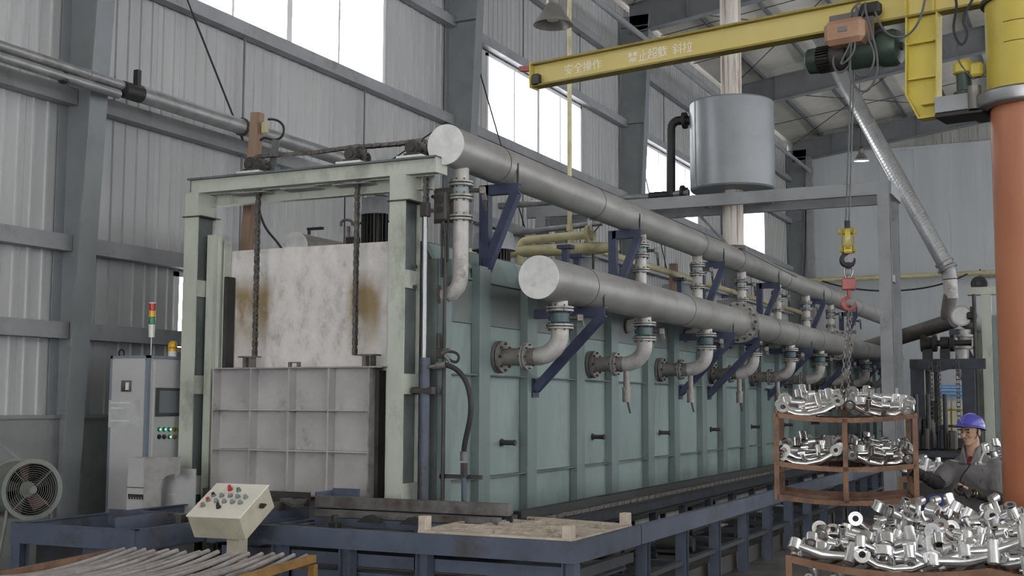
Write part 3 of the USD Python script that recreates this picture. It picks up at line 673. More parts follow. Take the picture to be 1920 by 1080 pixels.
t.part('tube', MB().cyl(at(871, 985, Y=10.76), at(870, 885, Y=10.76), .028, 14), 'table_blue'); t.part('coupling', MB().cyl(at(870, 895, Y=10.76), at(870, 868, Y=10.76), .04, 6), 'old_steel'); t.part('bracket', MB().bx(-5.97, -5.5, 10.8, 10.83, 1.1, 1.14), 'old_steel', smooth=False)

# ---- timber post with limit switch and cable
q0, q1 = at(462, 470, Y=11.15), at(483, 212, Y=11.15); q0 = q0 + (q0 - q1) * (q0[2] - 3.5) / (q1[2] - q0[2])
t = Thing('timber_post', 'bare brown timber post leaning behind the door portal', 'post', q0)
t.part('post', MB().bar(q0, q1, .12, .1, up=(0, 1, 0)), 'timber', smooth=False)
t.part('switch_box', MB().mesh(rbox(.07, .06, .13, .01), mat4(np.eye(3), at(497, 240, Y=11.15) - [0, .0, 0])), 'yellow_pipe', label='yellow switch box')
hose('cable', [at(503, 224, Y=11.12), at(520, 226, Y=11.12), at(532, 240, Y=11.12), at(529, 255, Y=11.12), at(512, 262, Y=11.12), at(495, 259, Y=11.12), at(488, 263, Y=11.12)], .014, 'black cable looping from the yellow switch on the timber post', 'cable', ends=False)
hose('cable', [at(478, 360, Y=11.08), at(486, 395, Y=11.08), at(500, 430, Y=11.08), at(524, 460, Y=11.08), at(530, 470, Y=11.1)], .014, 'black cable drooping from the timber post to the furnace roof', 'cable', ends=False)
t = Thing('cable_bracket', 'narrow dark bracket plate behind the left sprocket', 'bracket', at(514, 300, Y=10.85)); t.part('plate', MB().bar(at(511, 312, Y=10.75), at(518, 262, Y=10.75), .085, .02, up=(0, 1, 0)), 'roof_steel', smooth=False); t.part('foot', MB().mesh(rbox(.14, .1, .05, .006), mat4(np.eye(3), at(512, 318, Y=10.75))), 'roof_steel')

# ---- fan motors and gear on the furnace roof
for i, (x, y) in enumerate(((-7.0, 14.06), (-7.0, 17.05), (-7.0, 21.6), (-7.0, 25.2))):
    t = Thing('fan_motor', f'grey capped circulation fan motor on the furnace roof, {NTH[i]} from the door', 'motor', (x, y, 3.5), 'circulation fan motors on the furnace roof')
    t.part('cap', MB().lathe([(0, 4.04), (.2, 4.04), (.25, 4.02), (.285, 3.86), (.285, 3.8), (.0, 3.8)], (x, y, 0)), 'gantry_grey'); fins = MB()
    for k in range(28): a = 2 * PI * k / 28; c, s = math.cos(a), math.sin(a); fins.bar((x + .17 * c, y + .17 * s, 3.55), (x + .17 * c, y + .17 * s, 3.8), .012, .09, up=(c, s, 0))
    t.part('fins', fins, 'old_steel', smooth=False, kind='stuff'); t.part('body', MB().cyl((x, y, 3.5), (x, y, 3.8), .16, 20), 'old_steel'); t.part('base', MB().cyl((x, y, 3.49), (x, y, 3.53), .3, 24), 'teal_old')
x, y = at(708, 440, Y=11.6)[[0, 1]]
t = Thing('fan_motor', 'dark finned motor peeping over the furnace front plate', 'motor', (x, y, 3.5))
mb = MB()
for k in range(26): a = 2 * PI * k / 26; c, s = math.cos(a), math.sin(a); mb.bar((x + .15 * c, y + .15 * s, 3.55), (x + .15 * c, y + .15 * s, 3.93), .012, .07, up=(c, s, 0))
t.part('fins', mb, 'black_steel', smooth=False, kind='stuff'); t.part('body', MB().cyl((x, y, 3.49), (x, y, 3.93), .14, 20), 'old_steel'); t.part('cap', MB().cyl((x, y, 3.93), (x, y, 4.12), .19, 24, .16), 'gantry_grey')
t.part('terminal_box', MB().mesh(rbox(.14, .1, .14, .01), mat4(np.eye(3), (x - .26, y - .1, 3.62))), 'black_steel')
t = Thing('shackle_rod', 'small shackle and rod standing on the furnace roof behind the right chain', 'shackle', at(650, 465, Y=11.6))
t.part('rod', MB().cyl(at(651, 470, Y=11.6), at(651, 425, Y=11.6), .035, 12), 'worn_steel'); t.part('shackle', MB().tube([at(640 + 11 * math.cos(a) + 10, 420 - 8 * math.sin(a), Y=11.6) for a in np.linspace(-.4, PI + .4, 14)], .016, 8), 'worn_steel'); t.part('wire', MB().cyl(at(645, 470, Y=11.62), at(647, 350, Y=11.62), .008, 6), 'black_steel')
hose('cable', [at(668, 418, Y=11.5), at(685, 422, Y=11.5), at(698, 435, Y=11.5), at(703, 452, Y=11.5)], .014, 'black cable arching to the dark finned motor', 'cable', ends=False)
t = Thing('duct_pipe', 'white capped pipe lying on the far left edge of the furnace roof', 'pipe', (-8.6, 12, 3.6)); t.part('tube', MB().cyl((-8.55, 11.9, 3.68), (-8.55, 30, 3.68), .17, 24), 'pipe_grey'); t.part('end_cap', MB().cyl((-8.55, 11.86, 3.68), (-8.55, 11.9, 3.68), .175, 24), 'cap_white'); t.part('cock', MB().cyl((-8.5, 12.1, 3.85), (-8.5, 12.1, 3.93), .02, 8).bx(-8.52, -8.3, 12.08, 12.12, 3.9, 3.93), 'black_steel')

# ---- headers
def header(name, label, X, z, r, Y0, Y1, seams, flanges):
    t = Thing(name, label, 'pipe', (X, Y0, z)); ys = [Y0] + list(seams) + [Y1]
    for a, b in zip(ys[:-1], ys[1:]): t.part('tube', MB().lathe([(r, a + .003), (r, b - .003)], (X, 0, z), (0, 1, 0), 40), 'silver', smooth=30)
    for a in seams: t.part('weld_seam', MB().lathe([(r - .004, a - .012), (r + .004, a - .006), (r + .005, a + .004), (r - .004, a + .012)], (X, 0, z), (0, 1, 0), 40), 'pipe_rusty')
    t.part('end_cap', MB().cyl((X, Y0 - .012, z), (X, Y0 + .004, z), r + .004, 40), 'cap_white', label='pale flat end cap')
    for a in flanges:
        for d in (-.035, .035): t.part('flange', MB().ring((X, a + d, z), (0, 1, 0), r - .01, r + .11, .05, 40), 'flange')
        t.part('flange_bolt', MB().bolts((X, a, z), (0, 1, 0), r + .065, 16, .02, .2), 'old_steel', kind='stuff')
    return t


XU, ZU, RU = -5.78, 4.40, .20
XL, ZL, RL = -5.25, 3.155, .225
header('header_pipe', 'upper silver header pipe running the length of the furnace', XU, ZU, RU, 10.53, 38.0, (11.62, 14.4, 18.9, 21.2, 24.8, 28.9, 33.0), ())
header('header_pipe', 'lower silver header pipe with bolted flanges along the furnace side', XL, ZL, RL, 11.6, 36.4, (12.75, 16.4, 21.4, 22.9, 25.2, 30.5, 33.5), (19.46, 27.84))


# ---- brackets
def bracket(label, group, X0, X1, y, z, zf, post=None):
    t = Thing('pipe_bracket', label, 'bracket', (X0, y, zf), group)
    t.part('arm', MB().chan((X0, y - .05, z - .055), (X1, y - .05, z - .055), .11, .09, .01, flip=-1), 'navy', smooth=False)
    t.part('strut', MB().bar((X0 - .0, y, zf + .07), (X1 - .05, y, z - .1), .11, .09), 'navy', smooth=False)
    t.part('foot_plate', MB().bx(X0 - .008, X0 + .006, y - .09, y + .09, zf - .02, zf + .2), 'navy_dark', smooth=False)
    t.part('stop_rod', MB().cyl((X1 - .03, y, z), (X1 - .03, y, z + .22), .012, 8), 'black_steel')
    if post: t.part('back_post', MB().bx(X0 - .06, X0 + .05, y - .05, y + .05, post, z), 'navy', smooth=False)


for i, y in enumerate((11.78, 15.66, 19.8, 23.68, 28.0, 32.1)):
    bracket(f'blue triangular bracket under the upper header pipe, {NTH[i]} from the door', 'upper pipe brackets', XW + .04, -5.55, y, 4.2, 3.2, 3.28)
for i, y in enumerate((12.95, 18.4, 19.95, 24.05, 28.3, 32.3)):
    bracket(f'blue triangular bracket under the lower header pipe, {NTH[i]} from the door', 'lower pipe brackets', XW + .1, -5.02, y, 2.93, 1.93)


# ---- branch pipes
def valve(t, x, y, z0, z1, r, body, fl=.125, d=1):
    for z in (z0, z1):
        for dz in (-.016, .016): t.part('flange', MB().ring((x, y, z + dz), (0, 0, 1), r * .9, fl, .02, 28), 'flange')
        t.part('flange_bolt', MB().bolts((x, y, z), (0, 0, 1), fl - .022, 8, .009, .09), 'old_steel', kind='stuff')
    t.part('valve_body', MB().lathe([(r * .9, z0 + .02), (r * 1.08, z0 + .05), (r * 1.08, z1 - .05), (r * .9, z1 - .02)], (x, y, 0), n=28), body)
    zz = (z0 + z1) / 2
    t.part('valve_stem', MB().cyl((x + r, y + .02, zz), (x + .2, y + .08, zz), .022, 10).cyl((x - r - .03, y, zz), (x - r, y, zz), .028, 8), 'old_steel')
    t.part('valve_handle', MB().bar((x + .2, y + .08, zz + .04), (x + .22, y + .1, zz - .1), .04, .03).mesh(rbox(.07, .06, .08, .01), mat4(rotz(.4), (x + .2, y + .08, zz))), 'worn_steel')


def lower_branch(y, drain, label):
    t = Thing('branch_pipe', label, 'pipe', (XL, y, 2.35), 'lower branch pipes'); r = .098; z = 2.35
    t.part('riser', MB().cyl((XL, y, 2.86), (XL, y, ZL - RL * .8), r * .9, 24), 'pipe_white')
    valve(t, XL, y, 2.67, 2.86, r, 'valve_teal', .15)
    a = XL - .28
    t.part('upper_pipe', MB().cyl((XL, y, 2.58), (XL, y, 2.66), r, 24), 'pipe_white')
    t.part('elbow', MB().tube([(a + .0, y, z)] + [(a + .28 * math.sin(q), y, z + .24 - .24 * math.cos(q)) for q in np.linspace(.08, PI / 2 - .08, 10)] + [(XL, y, 2.59)], r, 24), 'pipe_white')
    t.part('level_pipe', MB().cyl((XW + .05, y, z), (a + .01, y, z), r * .97, 24), 'pipe_grey')
    for q in (XW + .002, XW + .05): t.part('flange', MB().ring((q + .02, y, z), (1, 0, 0), r * .9, .178, .035, 28), 'pipe_grey')
    t.part('flange', MB().ring((-5.66, y, z), (1, 0, 0), r * .9, .155, .022, 28), 'flange'); t.part('flange', MB().ring((-5.63, y, z), (1, 0, 0), r * .9, .15, .022, 28), 'flange')
    t.part('flange_bolt', MB().bolts((XW + .05, y, z), (1, 0, 0), .145, 8, .016, .12).bolts((-5.645, y, z), (1, 0, 0), .13, 8, .01, .1), 'old_steel', kind='stuff')
    if drain:
        x = -5.5
        t.part('drain_tube', MB().cyl((x, y, 1.98), (x, y, z - r * .9), .04, 14), 'pipe_grey')
        t.part('drain_cock', MB().cyl((x, y, 1.86), (x, y, 2.03), .055, 14).cyl((x, y, 2.02), (x, y, 2.05), .062, 6), 'pipe_grey'); t.part('cock_handle', MB().bar((x, y + .02, 1.89), (x + .03, y + .05, 1.72), .016, .02), 'black_steel', smooth=False)


for i in range(9): lower_branch(12.16 + 2.735 * i, i > 0, f'elbowed branch pipe with dark green valve under the lower header, {NTH[i]} from the door')


def upper_branch(y, label):
    t = Thing('branch_pipe', label, 'pipe', (XU, y, 3.0), 'upper branch pipes'); r = .08
    t.part('neck', MB().cyl((XU, y, 4.07), (XU, y, ZU - RU * .8), r, 22), 'pipe_white')
    valve(t, XU, y, 3.92, 4.06, r, 'valve_pale', .125)
    t.part('spool', MB().cyl((XU, y, 3.72), (XU, y, 3.91), r * 1.02, 22), 'pipe_white')
    for dz in (-.016, .016): t.part('flange', MB().ring((XU, y, 3.71 + dz), (0, 0, 1), r * .9, .125, .02, 28), 'flange')
    t.part('flange_bolt', MB().bolts((XU, y, 3.71), (0, 0, 1), .104, 8, .009, .09), 'old_steel', kind='stuff')
    t.part('down_pipe', MB().cyl((XU, y, 3.12), (XU, y, 3.7), r, 22), 'pipe_white')
    t.part('elbow', MB().tube([(XU, y, 3.13), (XU - .004, y, 3.08), (XU - .03, y, 3.01), (XU - .08, y, 2.955), (XU - .15, y, 2.94), (XW - .005, y, 2.935)], r, 22), 'pipe_white')
    t.part('wall_collar', MB().ring((XW + .012, y, 2.935), (1, 0, 0), r * .9, .11, .03, 24), 'pipe_rusty')
    t.part('lever', MB().bar((XU + .2, y + .1, 4.02), (XU + .22, y + .12, 3.78), .03, .02), 'old_steel', smooth=False)


for i in range(9):
    if i != 1: upper_branch(10.86 + 2.7 * i, f'white branch pipe with pale valve under the upper header, {NTH[i - (i > 1)]} from the door')

# ---- gas pipes
def pipe(name, label, runs, r, m, cat='pipe', n=14, extra=()):
    t = Thing(name, label, cat, runs[0][0])
    for q in runs: t.part('tube', MB().tube(q, r, n), m)
    for nm, mb, mm in extra: t.part(nm, mb, mm)
    return t


YG = 16.0
pt = lambda px, py: at(px, py, Y=YG)
a, b, c = pt(975, 500), pt(975, 452), pt(1100, 440); a[2] = 3.47
pipe('gas_pipe', 'pale yellow gas pipe bent down onto the furnace roof behind the lower end cap', [run([a, b, c], .12), [c, c + [.12, 0, -.03]]], .062, 'yellow_pipe', extra=[('flange', MB().ring(c + [.03, 0, 0], (1, 0, 0), .05, .13, .05), 'yellow_pipe'), ('cock', MB().cyl(c + [.05, 0, .05], c + [.05, 0, .2], .03, 10), 'frame_white'), ('cock', MB().cyl(c + [.1, 0, -.2], c + [.1, 0, -.55], .02, 8), 'old_steel')])
a, b = pt(905, 474), pt(1160, 463)
a2 = pt(1068, 430)
pipe('gas_pipe', 'thick yellow gas pipe lying level across the furnace roof', [[a + [-.6, 0, 0], b + [-.35, 0, 0], b + [-.3, 0, 0], b]], np.array([.085, .085, .085, .05]), 'yellow_pipe')
pipe('gas_pipe', 'thin yellow gas pipe dropping from the roof in front of the windows', [[(a2[0], YG, 3.95), (a2[0], YG, 12.0)]], .032, 'yellow_pipe', extra=[('coupling', MB().cyl((a2[0], YG, 4.3), (a2[0], YG, 4.38), .05, 6), 'yellow_pipe'), ('coupling', MB().cyl((a2[0], YG, 4.62), (a2[0], YG, 4.7), .05, 12), 'yellow_pipe')])
pipe('gas_pipe', 'yellow gas pipe running along the furnace roof behind the headers', [[(-6.5, 16.6, 4.05), (-6.5, 30, 4.05)]], .05, 'yellow_pipe')
for i, y in enumerate((15.2, 15.6, 20.2)):
    t = Thing('pipe_support', ['blue post under the bent yellow gas pipe', 'slim blue post beside the bent yellow gas pipe', 'blue post under the long yellow gas pipe'][i], 'post', (-6.45, y, 3.48)); zt = (3.98, 3.9, 4.0)[i]
    t.part('post', MB().bx(-6.52, -6.44, y - .04, y + .04, 3.48, zt - .02), 'navy', smooth=False); t.part('head', MB().bx(-6.58, -6.38, y - .08, y + .08, zt - .05, zt), 'navy', smooth=False)
t = Thing('timber_post', 'short pale timber post on the furnace roof beside the third valve', 'post', (-6.7, 20.6, 3.49)); t.part('post', MB().bx(-6.78, -6.66, 20.55, 20.67, 3.49, 4.3), 'timber', smooth=False)

# ================================================================ STACK AND ITS GANTRY
YS, YB = 21.13, 20.65
t = Thing('pipe_gantry', 'grey steel goalpost gantry straddling the furnace around the stack', 'gantry', (-3.1, 21.1, 0))
for y, z, nm in ((YB, 5.4, 0), (21.6, 5.4, 1)):
    t.part('beam', MB().chan((-9.6, y + .1 * nm, z), (-3.0, y + .1 * nm, z), .21, .09, .012, flip=-1 if nm else 1) if nm else MB().chan((-9.6, y, z), (-3.0, y, z), .21, .09, .012, flip=-1), 'gantry_grey', smooth=False)
t.part('end_beam', MB().bx(-3.0, -2.985, YB - .02, 21.72, 5.295, 5.505), 'gantry_grey', smooth=False)
for y in (YB + .07, 21.62):
    t.part('post', MB().ibeam((-3.12, y, 0), (-3.12, y, 5.294), .2, .19, .012, .014, up=(0, 1, 0)), 'gantry_grey', smooth=False)
for y in (YB + .07, 21.62): t.part('post', MB().ibeam((-9.3, y, 0), (-9.3, y, 5.294), .2, .19, .012, .014, up=(0, 1, 0)), 'gantry_grey', smooth=False)
t.part('tie', MB().bx(-3.16, -3.08, YB + .17, 21.52, 3.9, 4.02).bx(-3.16, -3.08, YB + .17, 21.52, 2.0, 2.12), 'gantry_grey', smooth=False)
for x in (-6.35, -5.2): t.part('cross_beam', MB().bx(x - .05, x + .05, YB + .02, 21.58, 5.4, 5.5), 'gantry_grey', smooth=False)

t = Thing('exhaust_stack', 'peeling white exhaust stack rising from the upper header through a grey drum', 'chimney', (XU, YS, 4.5))
t.part('lower_pipe', MB().lathe([(.185, 4.57), (.185, 5.62)], (XU, YS, 0), n=32), 'stack_paint', smooth=40); t.part('saddle', MB().ring((XU, YS, 4.6), (0, 0, 1), .17, .205, .05), 'pipe_rusty')
t.part('drum', MB().lathe([(0, 5.61), (.72, 5.61), (.745, 5.64), (.745, 7.17), (.72, 7.2), (0, 7.21)], (XU, YS, 0), n=64), 'drum_grey', label='smooth grey insulated drum')
t.part('drum_seam', MB().bx(XU - .52, XU - .505, YS - .552, YS - .53, 5.64, 7.17), 'gantry_grey', smooth=False)
t.part('upper_pipe', MB().lathe([(.185, 7.2), (.185, 12.1)], (XU, YS, 0), n=32), 'stack_paint', smooth=40)
for a in (at(1301, 392, Y=21.0), ): t.part('guy_rod', MB().cyl(a, (XU - .05, YS - .2, 4.62), .022, 8).cyl((XU + .12, YS + .05, 4.6), (XU + .75, YS + 1.6, 4.2), .02, 8), 'galv_dull')
q = lambda px, py: at(px, py, Y=21.0)
pipe('cooling_pipe', 'dark bent pipe rising beside the grey drum and entering its top', [run([q(1296, 226), q(1258, 226), q(1258, 362), q(1258, 364) - [0, 0, .02]], .15)], .08, 'black_steel', n=14, extra=[('flange', MB().ring(q(1284, 226), (1, 0, 0), .06, .15, .06), 'black_steel'), ('flange', MB().ring(q(1280, 361), (1, 0, 0), .05, .13, .05), 'black_steel')])
pipe('cooling_pipe', 'bright water pipe with dark valves lying along the gantry beam', [[q(905, 388), q(1215, 369)], [q(1215, 369), q(1292, 361)]], .06, 'galv_dull', extra=[('valve', MB().mesh(rbox(.5, .14, .12, .03), mat4(np.eye(3), q(1240, 366))).cyl(q(1285, 372), q(1285, 352), .05, 8), 'black_steel'), ('valve', MB().mesh(rbox(.25, .14, .14, .03), mat4(np.eye(3), q(915, 386))).cyl(q(927, 392), q(927, 370), .035, 8), 'black_steel')])
pipe('cooling_pipe', 'thin pale pipe below the gantry beam behind the yellow gas pipes', [[at(960, 432, Y=20.4) * [0, 1, 1] + [-10.1, 0, -.08], at(1130, 418, Y=20.4)]], .05, 'galv_dull', extra=[('hanger', MB().bar(at(1100, 421, Y=20.4), [at(1100, 421, Y=20.4)[0], 20.63, 5.33], .04, .02), 'gantry_grey')])

# ---- pipes on the left wall
XP = -9.62
za, zb = at(0, 92, X=XP)[2] + .02, at(0, 112, X=XP)[2]
pipe('wall_pipe', 'pair of grey pipes clipped across the nearest wall column', [[(XP, 5, 5.32), (XP, 10.12, 5.32)], [(XP, 5, 5.21), (XP, 10.05, 5.21)]], .052, 'galv_dull', extra=[('coupling', MB().cyl((XP, 9.6, 5.32), (XP, 9.72, 5.32), .06, 14), 'galv_dull'), ('clip', MB().mesh(rbox(.09, .09, .12, .02), mat4(np.eye(3), (XP, 9.25, 5.2))), 'black_steel'), ('joint', MB().cyl((XP, 10.1, 5.28), (XP, 10.38, 5.28), .095, 16).bx(XP - .03, XP + .03, 10.3, 10.36, 5.3, 5.55), 'black_steel')])
pipe('wall_pipe', 'thick grey lagged pipe running along the wall behind the timber post', [[(XP, 10.38, 5.29), (XP, 14.4, 5.29)]], .1, 'galv_dull', extra=[('hanger', MB().ring((XP, 12.2, 5.29), (0, 1, 0), .1, .115, .04), 'old_steel')])

# ================================================================ CONTROL CABINET
CX0, CX1, CY0, CY1, CZ = -9.58, -9.05, 10.02, 11.0, 2.335
t = Thing('control_cabinet', 'tall grey control cabinet with a touch screen behind the door portal', 'cabinet', (-9.3, 10.4, 0))
t.part('body', MB().bx(CX0 + .01, CX1 - .01, CY0 + .01, CY1, .1, CZ - .01), 'cabinet_grey', smooth=False)
fr = MB()
for x, y in ((CX0, CY0), (CX1 - .035, CY0), (CX1 - .035, CY1 - .04)): fr.bx(x, x + .035, y, y + .04, .1, CZ)
fr.bx(CX0, CX1, CY0, CY1, CZ - .03, CZ)
t.part('frame', fr, 'cabinet_blue', smooth=False); t.part('plinth', MB().bx(CX0 + .02, CX1 - .02, CY0 + .02, CY1, 0, .1), 'black_steel', smooth=False)
t.part('door', MB().bx(CX1 - .012, CX1 + .012, CY0 + .09, CY1 - .05, .16, CZ - .06), 'cabinet_grey', smooth=False)
t.part('side_cover', MB().bx(CX0 + .04, CX1 - .04, CY0 - .008, CY0 + .012, .13, CZ - .04), 'cabinet_grey', smooth=False)
t.part('socket', MB().bx(*sorted((at(230, 712, Y=CY0)[0], at(248, 712, Y=CY0)[0])), CY0 - .02, CY0 - .008, 1.95, 2.07), 'worn_steel', smooth=False); t.part('socket_cover', MB().bx(-9.33, -9.29, CY0 - .03, CY0 - .02, 1.97, 2.05), 'cap_white', smooth=False)
a, b = at(206, 750, Y=CY0), at(262, 802, Y=CY0)
t.part('notice_plate', MB().bx(a[0], b[0], CY0 - .014, CY0 - .008, b[2], a[2]), 'paper', smooth=False)
for z, w in ((a[2] - .03, .26), (a[2] - .085, .18), (b[2] + .07, .26)): t.part('print_line', MB().bx(a[0] + .03, a[0] + .03 + w, CY0 - .0155, CY0 - .014, z - .006, z + .006), 'cap_white', smooth=False)
c = lambda px, py: at(px, py, X=CX1)
a, b = c(290, 727), c(345, 780); a[1] += .0
t.part('screen_bezel', MB().bx(CX1 + .012, CX1 + .03, a[1], a[1] + .44, b[2], a[2]), 'screen_dark', smooth=False); t.part('screen', MB().bx(CX1 + .03, CX1 + .033, a[1] + .045, a[1] + .4, b[2] + .035, a[2] - .03), 'screen_glass', smooth=False)
for r, row in enumerate((('g', 'g', 'g', 'b', 'b'), ('k', 'k', 'g', 'b', 'b'))):
    for k, kind in enumerate(row):
        y = c(296 + 9.5 * k, 805 + 14 * r); m = {'g': 'lit_green', 'k': 'black_plastic', 'b': 'brass'}[kind]
        t.part('button', MB().cyl((CX1 + .012, y[1], y[2]), (CX1 + .02, y[1], y[2]), .026, 14).cyl((CX1 + .02, y[1], y[2]), (CX1 + .034, y[1], y[2]), .017, 12), m if kind != 'g' else 'signal_green')
        if kind == 'g': t.part('pilot_lamp', MB().cyl((CX1 + .034, y[1], y[2]), (CX1 + .04, y[1], y[2]), .013, 12), 'lit_green')
t.part('lifting_eye', MB().tube([(CX0 + .06, CY0 + .1 + .04 * math.cos(a_), CZ + .03 + .04 * math.sin(a_)) for a_ in np.linspace(0, 2 * PI, 16)], .009, 8), 'black_steel')
x, y = -9.2, 10.22
t = Thing('stack_light', 'slim red amber and green signal tower on the control cabinet', 'signal light', (x, y, CZ))
t.part('stem', MB().cyl((x, y, CZ), (x, y, CZ + .2), .01, 10), 'chrome'); t.part('base', MB().cyl((x, y, CZ + .2), (x, y, CZ + .27), .033, 18), 'white_plastic')
for i, m in enumerate(('white_plastic', 'signal_green', 'signal_amber', 'signal_red')): t.part('lens', MB().cyl((x, y, CZ + .27 + .075 * i), (x, y, CZ + .34 + .075 * i), .036, 20), m, label=['white lens', 'green lens', 'amber lens', 'red lens'][i])
t.part('cap', MB().cyl((x, y, CZ + .565), (x, y, CZ + .58), .036, 20), 'white_plastic')
x, y = -9.15, 10.5
t = Thing('warning_beacon', 'round amber warning beacon on the control cabinet', 'beacon', (x, y, CZ)); t.part('base', MB().lathe([(0, 0), (.052, 0), (.048, .06), (0, .06)], (x, y, CZ), n=24), 'white_plastic'); t.part('lens', MB().lathe([(.048, .06), (.052, .11), (.045, .15), (.027, .17), (0, .175)], (x, y, CZ), n=24), 'signal_amber')
t.part('reflector', MB().lathe([(.053, .095), (.056, .1), (.053, .105)], (x, y, CZ), n=24), 'brass')
# sheet metal guard in front of the cabinet
u = lambda px, py: at(px, py, Y=9.75)
t = Thing('machine_guard', 'scuffed grey sheet metal guard with a dark vent below the cabinet screen', 'guard', u(280, 960))
z0, zt = .0, u(245, 858)[2]
xa, xb, xc, xd = u(240, 860)[0], u(273, 860)[0], u(306, 900)[0], u(337, 870)[0]
t.part('box', MB().bx(xa, xb, 9.75, 9.95, z0, zt), 'cabinet_grey', smooth=False); pass
t.part('arm', MB().sec([(-q_, w_) for q_, w_ in [(xb, zt), (xd, zt + .02), (xd, zt - .2), (xd - .05, zt - .2), (xd - .05, zt - .15), (xb + .3, zt - .17), (xb + .24, zt - .21), (xb + .21, zt - .3), (xb + .2, z0), (xb, z0)]], (0, 9.76, 0), (0, 9.735, 0)), 'door_edge', smooth=False)
a, b = u(241, 926), u(272, 937); t.part('vent', MB().bx(a[0], b[0], 9.742, 9.752, b[2], a[2]), 'soot', smooth=False)
for k in range(7): t.part('slot_bar', MB().bx(a[0] + .035 * k, a[0] + .035 * k + .006, 9.738, 9.742, b[2], a[2] - .03), 'door_edge', smooth=False)
t.part('seam', MB().bx(xa, xb, 9.746, 9.752, u(250, 914)[2] - .004, u(250, 914)[2] + .004), 'old_steel', smooth=False)
t = Thing('metal_screen', 'plain pale machine panel behind the grey guard', 'panel', (-8.95, 10.0, 0)); t.part('sheet', MB().bx(u(283, 900)[0], u(338, 900)[0], 9.97, 9.99, 0, u(300, 880)[2]), 'cabinet_grey', smooth=False); t.part('foot', MB().bx(u(283, 900)[0], u(338, 900)[0], 9.96, 10.0, 0, .05), 'old_steel', smooth=False)

# ================================================================ AXIAL FAN
fc = at(60, 918, Y=8.6); ax = unit(np.array([.93, -.36, .02])); fs, fuu, _ = frame(ax); rf = .262
t = Thing('axial_fan', 'green drum fan with a wire guard standing beside the wall column', 'fan', (fc[0], fc[1], 0))
t.part('shroud', MB().lathe([(rf, .0), (rf, -.42), (rf - .012, -.42), (rf - .012, 0), (rf, 0)], fc, ax, 48), 'fan_green'); t.part('rim', MB().ring(fc, ax, rf - .014, rf + .028, .025, 48), 'fan_green'); t.part('rim', MB().ring(fc - ax * .41, ax, rf - .014, rf + .028, .025, 48), 'fan_green')
gd = MB()
for k in range(1, 13): r = rf * k / 13; gd.tube([fc + ax * .02 + r * (math.cos(a) * fs + math.sin(a) * fuu) for a in np.linspace(0, 2 * PI, 33)], .0022, 5, cap=False)
for k in range(4): a = PI / 4 + k * PI / 2; d_ = math.cos(a) * fs + math.sin(a) * fuu; gd.cyl(fc + ax * .016, fc + ax * .016 + d_ * rf, .004, 6)
t.part('wire_guard', gd, 'fan_green'); t.part('badge', MB().cyl(fc + ax * .018, fc + ax * .028, .035, 24).cyl(fc + ax * .028, fc + ax * .033, .022, 20), 'fan_green')
t.part('hub', MB().cyl(fc - ax * .2, fc - ax * .1, .075, 24), 'fan_green'); t.part('motor', MB().cyl(fc - ax * .4, fc - ax * .2, .09, 20), 'old_steel'); t.part('lining', MB().lathe([(rf - .016, -.05), (rf - .016, -.4), (.05, -.4)], fc, ax, 40), 'soot')  # dark inner skin puts the unlit depth of the drum into the colour
for k in range(5):
    a = 2 * PI * k / 5 + .3; d_ = math.cos(a) * fs + math.sin(a) * fuu; e_ = np.cross(ax, d_); p = fc - ax * .15
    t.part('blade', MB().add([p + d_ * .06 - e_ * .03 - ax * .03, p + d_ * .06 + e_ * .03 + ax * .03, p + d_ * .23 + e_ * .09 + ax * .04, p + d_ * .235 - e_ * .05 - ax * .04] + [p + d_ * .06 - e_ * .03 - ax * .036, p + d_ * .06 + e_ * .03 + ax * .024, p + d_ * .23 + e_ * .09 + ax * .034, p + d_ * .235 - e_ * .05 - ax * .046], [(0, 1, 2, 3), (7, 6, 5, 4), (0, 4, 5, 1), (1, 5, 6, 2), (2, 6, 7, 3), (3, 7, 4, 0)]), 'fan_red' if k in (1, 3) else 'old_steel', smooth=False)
st = MB()
for s in (-1, 1):
    for e in (-.06, -.34):
        b0 = fc + ax * e + fs * s * .2 + fuu * -.17; st.cyl(b0, (b0[0] + fs[0] * s * .12, b0[1] + fs[1] * s * .12, .02), .018, 10)
t.part('stand', st, 'fan_green'); t.part('bracket', MB().mesh(rbox(.05, .05, .06, .008), mat4(np.eye(3), fc - ax * .2 - fs * (rf + .02))), 'black_steel')
sb = at(-30, 808, Y=9.2), at(42, 868, Y=8.8)
t = Thing('inclined_rod', 'grey rod leaning down behind the green drum fan', 'rod', sb[1]); d_ = unit(sb[0] - sb[1]); t.part('rod', MB().cyl(sb[1] - d_ * .1, sb[0] + d_ * 1.0, .022, 10), 'girt_paint'); t.part('foot', MB().cyl(sb[1] - d_ * .12, sb[1] - d_ * .04, .035, 10), 'old_steel')

# ================================================================ TRANSFER TABLES AND THE LONG CONVEYOR
ZT = .81


def channel_rail(t, p0, p1, hh=.16, b=.06, flip=1, m='table_blue', nm='rail', top=ZT):
    p0, p1 = np.array([*p0, top - hh / 2]), np.array([*p1, top - hh / 2]); t.part(nm, MB().chan(p0, p1, hh, b, .008, flip=flip), m, smooth=False)


def leg(t, x, y, top_=ZT - .16, w=.1, m='table_blue', z0=0.0): t.part('leg', MB().ibeam((x, y, z0), (x, y, top_), w, w, .008, .008, up=(0, 1, 0)), m, smooth=False)


